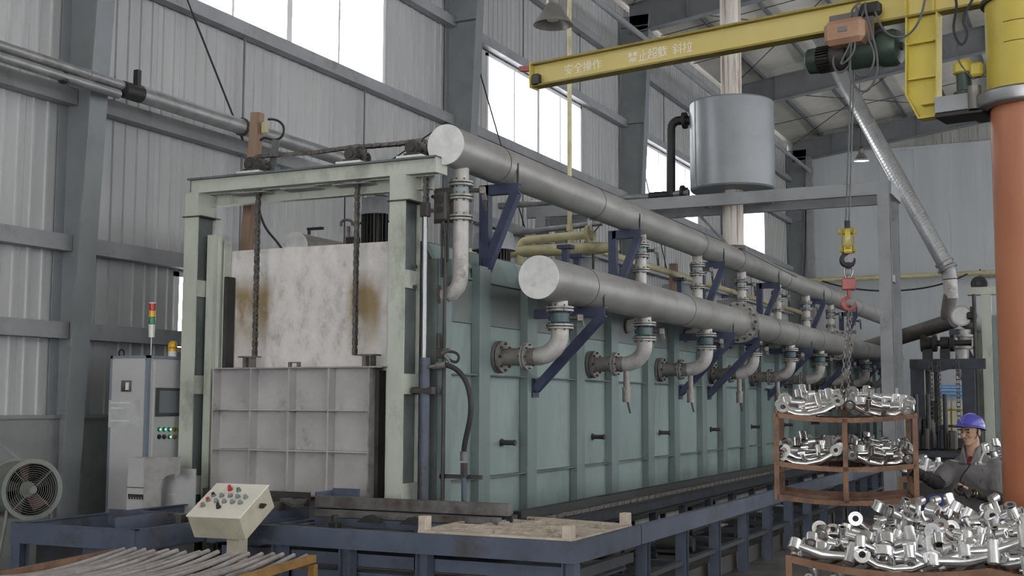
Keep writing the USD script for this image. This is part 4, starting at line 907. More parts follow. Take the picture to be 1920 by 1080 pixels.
# long conveyor beside the furnace
cv = Thing('side_conveyor', 'long blue steel conveyor frame along the furnace side', 'conveyor', (-4.2, 10.1, 0))
ys = [10.05]; y = 10.05
while y < 37: y += 6.0; ys.append(y)
for a, b in zip(ys[:-1], ys[1:]): channel_rail(cv, (-3.58, a + .004), (-3.58, b), flip=-1)
LEGS = [10.25 + 1.1 * k for k in range(25)]
for y in LEGS:
    cv.part('leg', MB().ibeam((-3.64, y, 0), (-3.64, y, ZT - .162), .1, .1, .008, .008, up=(0, 1, 0)), 'table_blue', smooth=False)
    cv.part('inner_leg', MB().bx(-4.72, -4.64, y - .05, y + .05, 0, .62), 'table_dark', smooth=False)
    cv.part('cross_bar', MB().bx(-4.64, -3.69, y - .03, y + .03, .3, .36), 'table_dark', smooth=False)
for a, b in zip(LEGS[:-1], LEGS[1:]):
    cv.part('low_rail', MB().bx(-3.67, -3.61, a + .056, b - .056, .33, .37), 'table_dark', smooth=False)
    cv.part('kick_plate', MB().bx(-3.75, -3.735, a + .06, b - .06, .02, .2), 'old_steel', smooth=False)
    cv.part('inner_rail', MB().bx(-4.3, -4.24, a + .05, b - .05, .4, .45), 'old_steel', smooth=False)
    cv.part('back_sheet', MB().bx(-4.95, -4.94, a + .1, b - .1, .1, .5), 'door_edge' if int(a) % 3 else 'table_dark', smooth=False)
for a, b in zip(np.arange(10.06, 36, 3.0), np.arange(13.06, 39, 3.0)):
    cv.part('deck_plate', MB().bx(-5.7, -4.8, a, b - .005, .53, .54), 'old_steel', smooth=False); cv.part('guard_plate', MB().bx(-4.8, -4.72, a, b - .005, .62, .88).bx(-4.72, -4.6, a, b - .005, .76, .77), 'black_steel', smooth=False); cv.part('deck_beam', MB().bx(-4.72, -4.70, a, b - .005, .62, .75).bx(-4.70, -4.62, a, b - .005, .62, .63), 'table_dark', smooth=False)
    cv.part('deck_leg', MB().bx(-5.6, -5.5, a + .1, a + .2, 0, .53), 'table_dark', smooth=False)
cv.part('shaft', MB().cyl((-4.64, 10.12, .52), (-3.7, 10.12, .52), .03, 12), 'old_steel')
mx = at(1280, 1020, X=-3.9)
t = Thing('drive_motor', 'dark round drive motor under the conveyor rail', 'motor', (mx[0], mx[1], .3)); t.part('body', MB().cyl((mx[0] - .25, mx[1], mx[2]), (mx[0] + .05, mx[1], mx[2]), .12, 24).cyl((mx[0] + .05, mx[1], mx[2]), (mx[0] + .12, mx[1], mx[2]), .09, 24, .07), 'black_steel'); t.part('foot', MB().bx(mx[0] - .25, mx[0] + .02, mx[1] - .12, mx[1] + .12, .37, mx[2] - .08), 'table_dark', smooth=False)
pts_ = np.array([(-4.665, y_, .885 - .035 * (y_ > 0)) for y_ in np.linspace(10, 30, 3)])
roller_chain('conveyor_chain', [(-4.66, 10.1, .79), (-4.66, 27, .79)], 'dark drive chain lying along the furnace side of the conveyor', p=.1, w=.02, axis=(1, 0, 0))

# front table
ft = Thing('transfer_table', 'blue steel transfer table in front of the furnace door', 'table', (-5.3, 9.3, 0))
channel_rail(ft, (-7.05, 8.6), (-3.585, 8.6), flip=-1); channel_rail(ft, (-3.58, 8.665), (-3.58, 10.03), flip=-1)
ft.part('rail_cap', MB().bx(-3.64, -3.575, 8.595, 8.66, ZT - .16, ZT - .001), 'table_blue', smooth=False)
for px in (518, 645, 790, 1065):
    x = at(px, 1040, Y=8.6)[0]; ft.part('leg', MB().ibeam((x, 8.655, 0), (x, 8.655, ZT - .162), .1, .12, .008, .008, up=(1, 0, 0)), 'table_blue', smooth=False)
for z0, z1, y, m in ((.5, .6, 8.74, 'table_blue'), (.49, .5, 8.71, 'old_steel'), (.27, .45, 8.76, 'table_blue'), (.26, .27, 8.72, 'old_steel'), (.02, .22, 8.78, 'table_dark')):
    for xa_, xb_ in zip((-7.0, -6.26, -5.66, -4.93), (-6.4, -5.77, -5.06, -3.74)): ft.part('side_sheet' if m == 'table_blue' else 'ledge', MB().bx(xa_, xb_, y, y + .012 + (.05 if m == 'old_steel' else 0), z0, z1), m, smooth=False)
ft.part('side_beam', MB().sec([(8.7, .63), (9.95, .63), (10.0, .5), (8.7, .57)], (-3.66, 0, 0), (-3.6, 0, 0), up=(0, 0, 1)) if False else MB().bx(-3.66, -3.6, 8.7, 9.9, .52, .6), 'table_dark', smooth=False)
ft.part('gusset', MB().sec([(9.0, .5), (9.85, .5), (9.85, .1)], (-3.9, 0, 0), (-3.88, 0, 0), up=(0, 0, 1)) if False else MB().bx(-3.9, -3.88, 9.3, 9.85, .1, .5), 'table_blue', smooth=False)
# the worn track across the table, before the door
for y0, y1, z0, z1, m in ((9.78, 9.86, .86, .965, 'worn_steel'), (9.56, 9.66, .8, .86, 'worn_steel'), (9.86, 9.98, .5, .86, 'table_dark'), (9.46, 9.5, .6, .8, 'table_blue')):
    a = at(590, 960, Y=y0)[0]; ft.part('track' if m == 'worn_steel' else 'track_beam', MB().bx(a, -4.72, y0, y1, z0, z1), m, smooth=False)
a = at(592, 960, Y=9.8)[0]
ft.part('corner_guide', MB().bx(a - .01, a + .01, 9.8, 10.1, .82, 1.0).bx(a, a + .3, 10.08, 10.1, .82, 1.02), 'table_blue', smooth=False)
for px in (505, 545, 580): x = at(px, 972, Y=9.5)[0]; ft.part('cross_member', MB().bx(x - .05, x + .05, 8.67, 10.0, .62, .74), 'table_blue', smooth=False)
ft.part('floor_sheet', MB().bx(-7.0, -3.7, 8.8, 10.0, .44, .46), 'table_dark', smooth=False)
lug = at(628, 968, Y=9.2); ft.part('stop_lug', MB().cyl((lug[0], 9.2, .74), (lug[0], 9.2, .86), .03, 10).mesh(rbox(.09, .09, .06, .01), mat4(np.eye(3), (lug[0], 9.2, .77))), 'black_steel')
for px in (690, 770): x = at(px, 972, Y=9.3)[0]; ft.part('chock', MB().sec([(-.09, 0), (.09, 0), (.0, .06)], (x, 9.25, .8), (x, 9.4, .8)), 'black_steel', smooth=False)
ft.part('roller', MB().cyl((-7.0, 9.3, .7), (-5.4, 9.3, .7), .05, 16), 'old_steel')
for px, py in ((470, 935), (440, 945)): p = at(px, py, Y=9.9); ft.part('plank', MB().bar((max(p[0] - .45, -7.0), 9.86, .86), (p[0] + .55, 9.98, .9), .12, .03), 'worn_steel', smooth=False)

# left table
lt = Thing('transfer_table', 'lower left blue steel tray table in front of the control cabinet', 'table', (-7.8, 8.7, 0))
channel_rail(lt, (-8.48, 7.76), (-7.1, 7.76), flip=-1, hh=.17); channel_rail(lt, (-7.1, 7.765), (-7.1, 10.2), flip=-1, hh=.17); channel_rail(lt, (-8.48, 10.2), (-8.48, 7.765), flip=-1, hh=.17)
for x, y in ((-8.43, 7.83), (-7.15, 7.83), (-7.15, 10.1), (-8.43, 10.1)): leg(lt, x, y, ZT - .172, .1)
lt.part('side_sheet', MB().bx(-8.32, -7.22, 7.9, 7.912, .3, .63), 'table_dark', smooth=False); lt.part('side_sheet', MB().bx(-7.75, -7.22, 7.86, 7.87, .46, .62), 'table_blue', smooth=False)
lt.part('post_plate', MB().bx(-8.48, -8.38, 7.775, 7.785, .3, .64), 'table_blue', smooth=False)
lt.part('inner_wall', MB().bx(-8.3, -7.62, 8.72, 8.74, .7, .86), 'table_blue', smooth=False); lt.part('inner_wall', MB().bx(-7.64, -7.62, 8.1, 8.72, .72, .86), 'table_blue', smooth=False)
for i, x in enumerate((-7.5, -7.36, -7.26)): lt.part('track', MB().bx(x - .03, x + .03, 8.75, 10.15, .76, .84 + .02 * i), 'worn_steel' if i != 1 else 'old_steel', smooth=False)
lt.part('cross_bar', MB().bar((-8.1, 8.9, .83), (-7.2, 9.0, .8), .04, .03), 'worn_steel', smooth=False); lt.part('back_beam', MB().bx(-8.4, -7.08, 10.16, 10.19, .82, .96), 'old_steel', smooth=False)
lt.part('floor_sheet', MB().bx(-8.4, -7.2, 7.9, 10.1, .62, .64), 'table_dark', smooth=False)

# cast grid tray on the table corner
gt = Thing('grid_tray', 'pale cast grid tray with corner posts lying on the blue table corner', 'tray', (-4.3, 9.35, .82))
C00, C10, C11, C01 = (np.array([*at(px, py, Z=.80)[:2], -.055]) for px, py in ((788, 999), (1068, 1017), (1180, 988), (928, 969)))
C10[1] = max(C10[1], 8.69); C10[0] = min(C10[0], -3.66); C11[0] = min(C11[0], -3.66); C00[1] = max(C00[1], 8.69)
bil = lambda u_, v_: (1 - u_) * (1 - v_) * C00 + u_ * (1 - v_) * C10 + u_ * v_ * C11 + (1 - u_) * v_ * C01
NG = 5
for k in range(NG + 1):
    q = k / NG; big = k in (0, NG)
    gt.part('long_bar', MB().bar(bil(0, q) + [0, 0, .85], bil(1, q) + [0, 0, .85], .05 if big else .035, .06), 'tray_cast', smooth=False)
    gt.part('cross_bar', MB().bar(bil(q, 0) + [0, 0, .849], bil(q, 1) + [0, 0, .849], .05 if big else .035, .058), 'tray_cast', smooth=False)
for i_ in range(NG):
    for j_ in range(NG):
        for (du, dv) in ((0, 0), (1, 0), (1, 1), (0, 1)):
            p0, p1, p2 = bil((i_ + du) / NG, (j_ + dv) / NG), bil((i_ + du + (.34 if du == 0 else -.34)) / NG, (j_ + dv) / NG), bil((i_ + du) / NG, (j_ + dv + (.34 if dv == 0 else -.34)) / NG)
            tri = [p0, p1, p2] if (du == dv) else [p0, p2, p1]
            gt.part('gusset', MB().add([q + [0, 0, .835] for q in tri] + [q + [0, 0, .865] for q in tri], [(0, 2, 1), (3, 4, 5), (0, 1, 4), (0, 4, 3), (1, 2, 5), (1, 5, 4), (2, 0, 3), (2, 3, 5)]), 'tray_cast', smooth=False)
for u_, v_, hh in ((.0, .0, .09), (1, 0, .075), (1, 1, .075), (0, 1, .085)): p = bil(min(max(u_, .02), .98), min(max(v_, .02), .98)); gt.part('corner_post', MB().mesh(rbox(.075, .09, .08 + hh, .006), mat4(rotz(-.1), (p[0], p[1], .765 + (.08 + hh) / 2))), 'tray_cast', smooth=False)

# ================================================================ CONSOLE
o = np.array([-6.77484, 8.1, .73493]); ya, ti = .06969, .52025; CW, CL, CH = .509, .471, .2175
ca = np.array([math.cos(ya), math.sin(ya), 0]); cb = np.array([-math.sin(ya), math.cos(ya), 0]) * math.cos(ti) + np.array([0, 0, 1.]) * math.sin(ti); cc = np.cross(ca, cb); RC = np.stack([ca, cb, cc], 1)
t = Thing('control_console', 'cream push button console on a square post before the furnace', 'console', (o[0] + .25, o[1] + .2, 0)); cen = lambda u_, v_, w_: o + ca * u_ + cb * v_ + cc * w_
t.part('box', MB().mesh(rbox(CW, CL, CH - .012, .006), mat4(RC, cen(CW / 2, CL / 2, CH / 2 - .006))), 'cream_old', smooth=False)
t.part('lid', MB().mesh(rbox(CW + .012, CL + .012, .016, .005), mat4(RC, cen(CW / 2, CL / 2, CH - .004))), 'cream', smooth=False)
t.part('post', MB().bx(o[0] + .21, o[0] + .33, o[1] + .16, o[1] + .28, .02, .86), 'cream_old', smooth=False); t.part('foot', MB().bx(o[0] + .1, o[0] + .44, o[1] + .05, o[1] + .4, 0, .02), 'cream_old', smooth=False)
# buttons: positions found in the picture, then laid on the lid's plane
BT = [(432, 919, 'signal_red', 1), (448, 921, 'signal_green', 0), (401, 930, 'black_plastic', 0), (416, 931, 'valve_pale', 0), (432, 931, 'valve_pale', 0), (446, 933, 'valve_pale', 0), (461, 934, 'valve_pale', 0), (391, 939, 'signal_red', 0), (406, 941, 'valve_pale', 0), (421, 942, 'valve_pale', 0), (436, 943, 'valve_pale', 0), (451, 944, 'valve_pale', 0), (381, 949, 'brass', 0), (410, 952, 'black_plastic', 1)]
for px, py, m, sw in BT:
    r_ = ray(px, py); p = EYE + r_ * (((cen(0, 0, CH + .004) - EYE) @ cc) / (r_ @ cc))
    t.part('button', MB().cyl(p, p + cc * .01, .021, 16).cyl(p + cc * .01, p + cc * .02, .017, 14), 'galv_dull' if not sw else m); t.part('button_cap', MB().cyl(p + cc * .02, p + cc * .032, .014, 14) if not sw else MB().mesh(rbox(.022, .05, .03, .004), mat4(RC @ rotz(.5), p + cc * .026)), m)
p = cen(CW + .006, CL * .62, CH * .62); t.part('key_lock', MB().cyl(p, p + ca * .02, .022, 14).mesh(rbox(.03, .05, .02, .005), mat4(RC, p + ca * .03)), 'black_plastic')

# ================================================================ BAR RACK
k0, k1 = at(218, 1035, Z=.74), at(587, 1047, Z=.74); k0 = np.array([k0[0], k0[1], .74]); k1 = np.array([k1[0], k1[1], .74])
f0 = at(-60, 1092, Z=.74); fd = f0 - k0; fd[2] = 0
t = Thing('bar_rack', 'rusty rack of sagging round steel bars in the lower left foreground', 'rack', (k0 + k1) / 2 + fd / 2 - [0, 0, .74])
e = unit(k1 - k0)
t.part('side_rail', MB().bar(k0, k0 + fd, .045, .05), 'rust', smooth=False); t.part('side_rail', MB().bar(k1 + [0, 0, .0], k1 + fd, .05, .05), 'rust_yellow', smooth=False)
t.part('end_rail', MB().bar(k0 - [0, 0, .06], k1 - [0, 0, .06], .04, .04), 'rust', smooth=False); t.part('end_rail', MB().bar(k0 + fd - [0, 0, .06], k1 + fd - [0, 0, .06], .04, .04), 'rust', smooth=False)
for p in (k0, k1, k0 + fd, k1 + fd): t.part('leg', MB().bx(p[0] - .025, p[0] + .025, p[1] - .025, p[1] + .025, 0, .7), 'rust_yellow', smooth=False)
NB = 18
for k in range(NB):
    q = (k + .7) / (NB + .4); a = k0 + (k1 - k0) * q + [0, 0, .02]; jit = rnd.uniform(-.015, .015)
    s = np.linspace(jit, 1, 14); sag = .045 * np.sin(PI * np.clip(s, 0, 1)) + .004 * rnd.uniform(-1, 1)
    t.part('bar', MB().tube([a + fd * si + np.array([0, 0, -sg_ + .006 * math.sin(6 * si + 1.7 * k)]) + e * .008 * math.sin(3 * si + 2 * k) for si, sg_ in zip(s, sag)], .0165 + .002 * rnd.random(), 9), 'bar_steel')

# ================================================================ LAMPS
def bay_lamp(x, y, z, r, label, on, zt):
    t = Thing('high_bay_lamp', label, 'lamp', (x, y, z))
    t.part('shade', MB().lathe([(r, 0), (r * .97, .02), (r * .72, .42 * r), (r * .4, .95 * r), (r * .36, 1.05 * r), (r * .33, 1.05 * r), (r * .37, .93 * r), (r * .69, .4 * r), (r * .95, .01), (r, 0)], (x, y, z), n=40), 'lamp_shell')
    t.part('gear_box', MB().lathe([(0, r * 1.05), (r * .34, r * 1.05), (r * .34, r * 1.5), (r * .2, r * 1.65), (0, r * 1.65)], (x, y, z), n=24), 'lamp_shell'); t.part('hook', MB().tube([(x + r * .12 * math.cos(a), y, z + r * 1.75 + r * .12 * math.sin(a)) for a in np.linspace(0, 2 * PI, 14)], .01, 6), 'old_steel')
    t.part('cord', MB().cyl((x, y, z + r * 1.8), (x, y, zt), .008, 6), 'old_steel')
    t.part('bulb', MB().lathe([(0, .2 * r), (.3 * r, .25 * r), (.35 * r, .5 * r), (.2 * r, .9 * r)], (x, y, z), n=20) if not on else MB().cyl((x, y, z + .03), (x, y, z + .035), r * .93, 32), 'lamp_glow' if on else 'cap_white')


p = at(1037, 47, Y=14); bay_lamp(p[0], 14, p[2], .255, 'unlit grey bell shaped lamp hanging above the jib tip', False, 12.3)
p = at(1615, 303, Y=38); bay_lamp(p[0], 38, p[2], .25, 'small lit bell lamp hanging before the far wall', True, 12.28)
for px in (1540, 1612, 1668):
    pass

# ================================================================ JIB CRANE
ZJ = 4.75
jt, jr = at(1003, 143, Z=ZJ), at(1700, 10, Z=ZJ); dj = unit(jr - jt); nj = unit(np.cross(dj, [0, 0, 1])); UP = np.array([0, 0, 1.])   # nj points towards the camera side
if nj @ (EYE - jt) < 0: nj = -nj


def J(px, py, off=0.0):                                       # a point of the crane's own vertical plane, off metres nearer
    r_ = ray(px, py); p0 = jt + nj * off; return EYE + r_ * (((p0 - EYE) @ nj) / (r_ @ nj))


pc = J(1927, 200); PXC, PYC = pc[0], pc[1]; RP = .252
zr = J(1927, 190)[2]; ztop = J(1927, 6)[2]
s_end = (pc - jt) @ dj
cr = Thing('jib_crane', 'yellow slewing jib crane on an orange and yellow pillar', 'crane', (PXC, PYC, 0))
cr.part('pillar', MB().lathe([(RP - .01, 0), (RP - .01, zr - .03)], (PXC, PYC, 0), n=56), 'crane_orange', smooth=40, label='orange lower pillar')
cr.part('sleeve', MB().lathe([(RP + .005, zr + .05), (RP + .005, ztop), (0, ztop + .0)], (PXC, PYC, 0), n=56), 'crane_yellow', smooth=40, label='yellow upper sleeve')
cr.part('collar', MB().lathe([(RP, zr - .05), (RP + .07, zr - .05), (RP + .085, zr - .03), (RP + .085, zr + .04), (RP + .07, zr + .055), (RP, zr + .06)], (PXC, PYC, 0), n=56), 'chrome', smooth=40)
cr.part('cap_plate', MB().cyl((PXC, PYC, ztop), (PXC, PYC, ztop + .03), RP + .03, 48).bolts((PXC, PYC, ztop + .03), (0, 0, 1), RP, 12, .016, .04), 'old_steel'); cr.part('base_plate', MB().cyl((PXC, PYC, 0), (PXC, PYC, .03), .42, 32), 'crane_orange')
HJ, BJ = .215, .115
a, b = jt.copy(), jt + dj * (s_end + .3)
cr.part('jib_web', MB().bar(a, b, .012, HJ - .03), 'jib_yellow', smooth=False); cr.part('jib_flange', MB().bar(a + UP * (HJ / 2 - .008), b + UP * (HJ / 2 - .008), BJ, .016), 'crane_dark', smooth=False); cr.part('jib_flange', MB().bar(a - UP * (HJ / 2 - .008), b - UP * (HJ / 2 - .008), BJ, .016), 'crane_dark', smooth=False)
cr.part('end_stop', MB().bar(a - dj * .015, a, BJ + .02, HJ + .02), 'crane_yellow', smooth=False); cr.part('buffer', MB().mesh(rbox(.07, .06, .1, .01), mat4(np.stack([dj, nj, UP], 1), a + dj * .05 + nj * .045 - UP * .05)), 'black_plastic')
cr.part('end_bar', MB().bar(a - dj * .01 - nj * .0 + UP * .07, a - dj * .16 + UP * .09, .045, .045), 'red_paint', smooth=False)

# lettering, stroke by stroke in a unit square: 安全操作 禁止超载 斜拉
GL = {
 'an': [[(.5, 1), (.5, .86)], [(.1, .68), (.1, .84), (.9, .84), (.9, .68)], [(.48, .76), (.3, .38), (.82, .02)], [(.72, .5), (.55, .22), (.15, 0)], [(.05, .5), (.95, .5)]],
 'quan': [[(.5, 1), (.3, .74), (.04, .56)], [(.5, 1), (.7, .74), (.96, .56)], [(.25, .52), (.75, .52)], [(.28, .28), (.72, .28)], [(.5, .52), (.5, .03)], [(.1, .03), (.9, .03)]],
 'cao': [[(.18, 1), (.18, .05), (.08, .12)], [(.02, .74), (.34, .74)], [(.02, .36), (.34, .5)], [(.52, .98), (.82, .98), (.82, .8), (.52, .8), (.52, .98)], [(.4, .7), (.6, .7), (.6, .5), (.4, .5), (.4, .7)], [(.74, .7), (.94, .7), (.94, .5), (.74, .5), (.74, .7)], [(.38, .36), (.98, .36)], [(.67, .46), (.67, 0)], [(.64, .34), (.4, .06)], [(.7, .34), (.96, .06)]],
 'zuo': [[(.3, 1), (.05, .5)], [(.2, .74), (.2, 0)], [(.56, 1), (.36, .58)], [(.48, .76), (.98, .76)], [(.64, .76), (.64, 0)], [(.64, .5), (.94, .5)], [(.64, .26), (.94, .26)]],
 'jin': [[(.02, .84), (.46, .84)], [(.24, 1), (.24, .5)], [(.24, .82), (.04, .58)], [(.24, .82), (.44, .62)], [(.54, .84), (.98, .84)], [(.76, 1), (.76, .5)], [(.76, .82), (.56, .6)], [(.76, .82), (.98, .58)], [(.22, .42), (.78, .42)], [(.06, .27), (.94, .27)], [(.5, .27), (.5, 0)], [(.34, .18), (.18, .04)], [(.66, .18), (.84, .04)]],
 'zhi': [[(.52, 1), (.52, .05)], [(.52, .56), (.86, .56)], [(.24, .62), (.24, .05)], [(.04, .05), (.96, .05)]],
 'chao': [[(.06, .84), (.42, .84)], [(.24, 1), (.24, .34)], [(.02, .64), (.46, .64)], [(.24, .44), (.44, .44)], [(.12, .5), (.1, .26), (.02, .08)], [(.1, .26), (.3, .1), (.98, .06)], [(.52, .94), (.92, .94), (.88, .6), (.8, .62)], [(.68, .94), (.62, .74), (.5, .6)], [(.56, .5), (.9, .5), (.9, .24), (.56, .24), (.56, .5)]],
 'zai': [[(.04, .86), (.6, .86)], [(.3, 1), (.3, .7)], [(.02, .7), (.98, .7)], [(.66, 1), (.72, .4), (.96, .04)], [(.9, .5), (.6, .08)], [(.82, .94), (.92, .82)], [(.08, .54), (.56, .54)], [(.3, .64), (.12, .36), (.56, .36)], [(.34, .48), (.34, 0)], [(.04, .16), (.6, .2)]],
 'xie': [[(.28, 1), (.16, .8), (.02, .68)], [(.28, 1), (.4, .84), (.52, .72)], [(.14, .64), (.44, .64)], [(.04, .44), (.52, .44)], [(.28, .64), (.28, .04), (.18, .1)], [(.18, .32), (.06, .14)], [(.38, .32), (.5, .18)], [(.62, .88), (.74, .76)], [(.6, .64), (.72, .52)], [(.54, .28), (.98, .4)], [(.84, 1), (.84, 0)]],
 'la': [[(.18, 1), (.18, .05), (.08, .12)], [(.02, .74), (.36, .74)], [(.02, .34), (.36, .48)], [(.66, 1), (.72, .88)], [(.44, .78), (.96, .78)], [(.56, .64), (.62, .2)], [(.84, .66), (.74, .12)], [(.4, .08), (.98, .08)]]}


def write(chars, pxs, size, yoff):
    for ch, px in zip(chars, pxs):
        o_ = J(px, 100); s_ = (o_ - jt) @ dj; base = jt + dj * s_ + nj * .0075 - UP * (size / 2 + yoff); mb = MB()
        for stv in GL[ch]:
            for (x0, y0), (x1, y1) in zip(stv[:-1], stv[1:]): mb.bar(base + dj * x0 * size + UP * y0 * size, base + dj * x1 * size + UP * y1 * size, .0025, size * .075, up=np.cross(nj, dj * (x1 - x0) + UP * (y1 - y0) + 1e-9))
        cr.part('lettering', mb, 'lettering', smooth=False)


write(('an', 'quan', 'cao', 'zuo'), (1059, 1077, 1094, 1112), .088, .0)
write(('jin', 'zhi', 'chao', 'zai'), (1178, 1197, 1215, 1233), .095, .0)
write(('xie', 'la'), (1262, 1281), .09, .0)

# haunch, slewing arm and drive
p = [J(1703, 20), J(1703, 180), J(1727, 224), J(1760, 219), J(1760, 14)]
sv = [((q - jt) @ dj, q[2]) for q in p]; zl = ZJ - HJ / 2; sv[0] = (sv[0][0], zl); sv[-1] = (sv[-1][0], zl)
JP = lambda s_, z_, o_=0.0: np.array([*(jt + dj * s_ + nj * o_)[:2], z_])


def plate(mb, pts, th, off=0.0):
    ctr = np.mean(pts, axis=0); n_ = len(pts); V = [JP(s_, z_, off - th / 2) for s_, z_ in pts] + [JP(s_, z_, off + th / 2) for s_, z_ in pts]; F = [(i, (i + 1) % n_, (i + 1) % n_ + n_) for i in range(n_)] + [(i, (i + 1) % n_ + n_, i + n_) for i in range(n_)]
    F += [(0, i + 1, i) for i in range(1, n_ - 1)] + [(n_, n_ + i, n_ + i + 1) for i in range(1, n_ - 1)]
    return mb.add(V, F)


cr.part('haunch_web', plate(MB(), sv, .012), 'crane_yellow', smooth=False)
edge = MB()
for (s0, z0), (s1, z1) in zip(sv[:-1], sv[1:]): edge.bar(JP(s0, z0), JP(s1, z1), .11, .012, up=np.cross(nj, JP(s1, z1) - JP(s0, z0))) if abs(s1 - s0) < .02 or True else None
cr.part('haunch_flange', edge, 'crane_yellow', smooth=False)
for py in (87, 153): 
    z_ = J(1703, py)[2]; cr.part('stiffener', MB().bar(JP(sv[0][0], z_, .03), JP(sv[3][0], z_, .03), .055, .01), 'crane_yellow', smooth=False)
for s_ in (sv[0][0], sv[3][0]): cr.part('stiffener', MB().bar(JP(s_, zl + .01, .03), JP(s_, ZJ + HJ / 2 - .02, .03), .012, .055, up=nj), 'crane_yellow', smooth=False)
plt_ = [(sv[3][0] - .13, sv[3][1] + .1), (sv[3][0], sv[3][1] + .06), (sv[3][0], sv[3][1] + .14)]; cr.part('gusset', MB().bar(JP(sv[3][0] - .1, J(1745, 198)[2], .04), JP(sv[3][0], J(1757, 196)[2], .04), .08, .01), 'crane_yellow', smooth=False)
s0 = sv[3][0] + .006; s1 = (J(1829, 190) - jt) @ dj; zb0, zb1 = J(1790, 214)[2], J(1790, 184)[2]
cr.part('slewing_arm', MB().mesh(rbox(s1 - s0, .22, zb1 - zb0, .004), mat4(np.stack([dj, nj, UP], 1), JP((s0 + s1) / 2, (zb0 + zb1) / 2, .0))), 'gantry_grey', smooth=False); cr.part('arm_underside', MB().mesh(rbox(s1 - s0 + .1, .26, .03, .004), mat4(np.stack([dj, nj, UP], 1), JP((s0 + s1) / 2 + .05, zb0 - .02, -.02))), 'black_steel', smooth=False)
for o_ in (-.14, .14): cr.part('guide_roller', MB().cyl(JP(s_end - RP - .06, zb0 - .02, o_), JP(s_end - RP - .06, zb1 + .03, o_), .045, 18), 'worn_steel')
cr.part('roller_bracket', MB().mesh(rbox(.12, .34, .02, .003), mat4(np.stack([dj, nj, UP], 1), JP(s_end - RP - .06, zb0 - .04, 0))), 'black_steel', smooth=False)
md = J(1808, 160); sm = (md - jt) @ dj
cr.part('drive_motor', MB().lathe([(.0, zb1 + .0), (.075, zb1), (.075, zb1 + .03), (.055, zb1 + .04), (.055, zb1 + .17), (.0, zb1 + .17)], JP(sm, 0), n=24), 'hoist_green'); cr.part('motor_cap', MB().lathe([(.06, zb1 + .16), (.075, zb1 + .17), (.072, zb1 + .23), (.055, zb1 + .255), (0, zb1 + .26)], JP(sm, 0), n=24), 'crane_yellow')
cr.part('terminal_box', MB().mesh(rbox(.09, .08, .1, .015), mat4(np.stack([dj, nj, UP], 1), JP(sm + .1, zb1 + .17, .03))), 'crane_yellow')
th = np.linspace(PI * .9, PI * 1.9, 10)
JC = lambda px, py, o_=.0: J(px, py, o_)
# stencilled frame line on the sleeve
fl = MB()
for px_, z_ in ((1886, J(1886, 40)[2]), (1893, J(1893, 78)[2])):
    ang = [math.atan2(*(J(px_ + k * 8, 60, RP * .8) - pc)[[1, 0]]) for k in (0, 5)]
aa = math.atan2(-PYC, -PXC)
for z_ in (J(1890, 39, RP)[2], J(1890, 77, RP)[2]): fl.tube([(PXC + (RP + .006) * math.cos(aa + q), PYC + (RP + .006) * math.sin(aa + q), z_) for q in np.linspace(-.55, .3, 14)], .0022, 5)
cr.part('stencil_line', fl, 'black_steel')

# ---- hoist
ho = Thing('electric_hoist', 'oily green electric wire hoist with a tan control box on the jib', 'hoist', J(1600, 100))
A, B = J(1514, 116, .0), J(1690, 88, .0); B[2] = A[2] = (A[2] + B[2]) / 2; da = unit(B - A); ln = np.linalg.norm(B - A); D = lambda f: A + da * ln * f
ho.part('motor_cap', MB().lathe([(0, 0), (.07, .0), (.094, .02), (.1, .1), (.1, ln * .13)], A, da, 32), 'hoist_green'); mb = MB()
for k in range(26): q = 2 * PI * k / 26; s_, u_, _ = frame(da); n_ = math.cos(q) * s_ + math.sin(q) * u_; mb.bar(D(.13) + n_ * .088, D(.27) + n_ * .088, .007, .03, up=n_)
ho.part('motor_fins', mb, 'black_steel', smooth=False, kind='stuff'); ho.part('motor_body', MB().cyl(D(.12), D(.28), .08, 28), 'black_steel')
ho.part('coupling', MB().lathe([(.0, .27 * ln), (.085, .27 * ln), (.105, .32 * ln), (.105, .45 * ln), (.07, .47 * ln), (0, .47 * ln)], A, da, 32), 'old_steel'); ho.part('rope_drum', MB().lathe([(.07, .46 * ln), (.115, .48 * ln), (.115, .78 * ln), (.1, .79 * ln)], A, da, 36), 'hoist_green')
ho.part('gear_case', MB().lathe([(.09, .78 * ln), (.132, .8 * ln), (.138, .93 * ln), (.12, .985 * ln), (.06, 1.0 * ln), (0, 1.0 * ln)], A, da, 36), 'hoist_green'); ho.part('end_boss', MB().cyl(D(.99), D(1.02), .03, 14), 'black_steel')
bp = J(1588, 62, .16); ho.part('control_box', MB().mesh(rbox(.31, .17, .185, .035), mat4(np.stack([dj, nj, UP], 1), bp)), 'hoist_box'); ho.part('box_strap', MB().bar(bp + UP * .07 - nj * .05, bp - nj * .16 + UP * .12, .1, .03), 'old_steel', smooth=False)
ho.part('box_badge', MB().mesh(rbox(.07, .006, .04, .002), mat4(np.stack([dj, nj, UP], 1), bp + nj * .087 + UP * .01)), 'worn_steel')
tr = MB()
for o_ in (-.08, .08):
    for s_ in (-.1, .1): c0 = J(1606, 40)[:2]; b0 = np.array([*c0, zl + .035]) + dj * s_; tr.cyl(b0 + nj * (o_ - .012 * np.sign(o_)), b0 + nj * (o_ + .02 * np.sign(o_)), .04, 18)
ho.part('trolley_wheel', tr, 'worn_steel'); tp = np.array([*J(1606, 40)[:2], zl])
for o_ in (-.105, .105): ho.part('trolley_plate', MB().mesh(rbox(.34, .012, .24, .003), mat4(np.stack([dj, nj, UP], 1), tp + nj * o_ - UP * .02)), 'pipe_rusty', smooth=False)
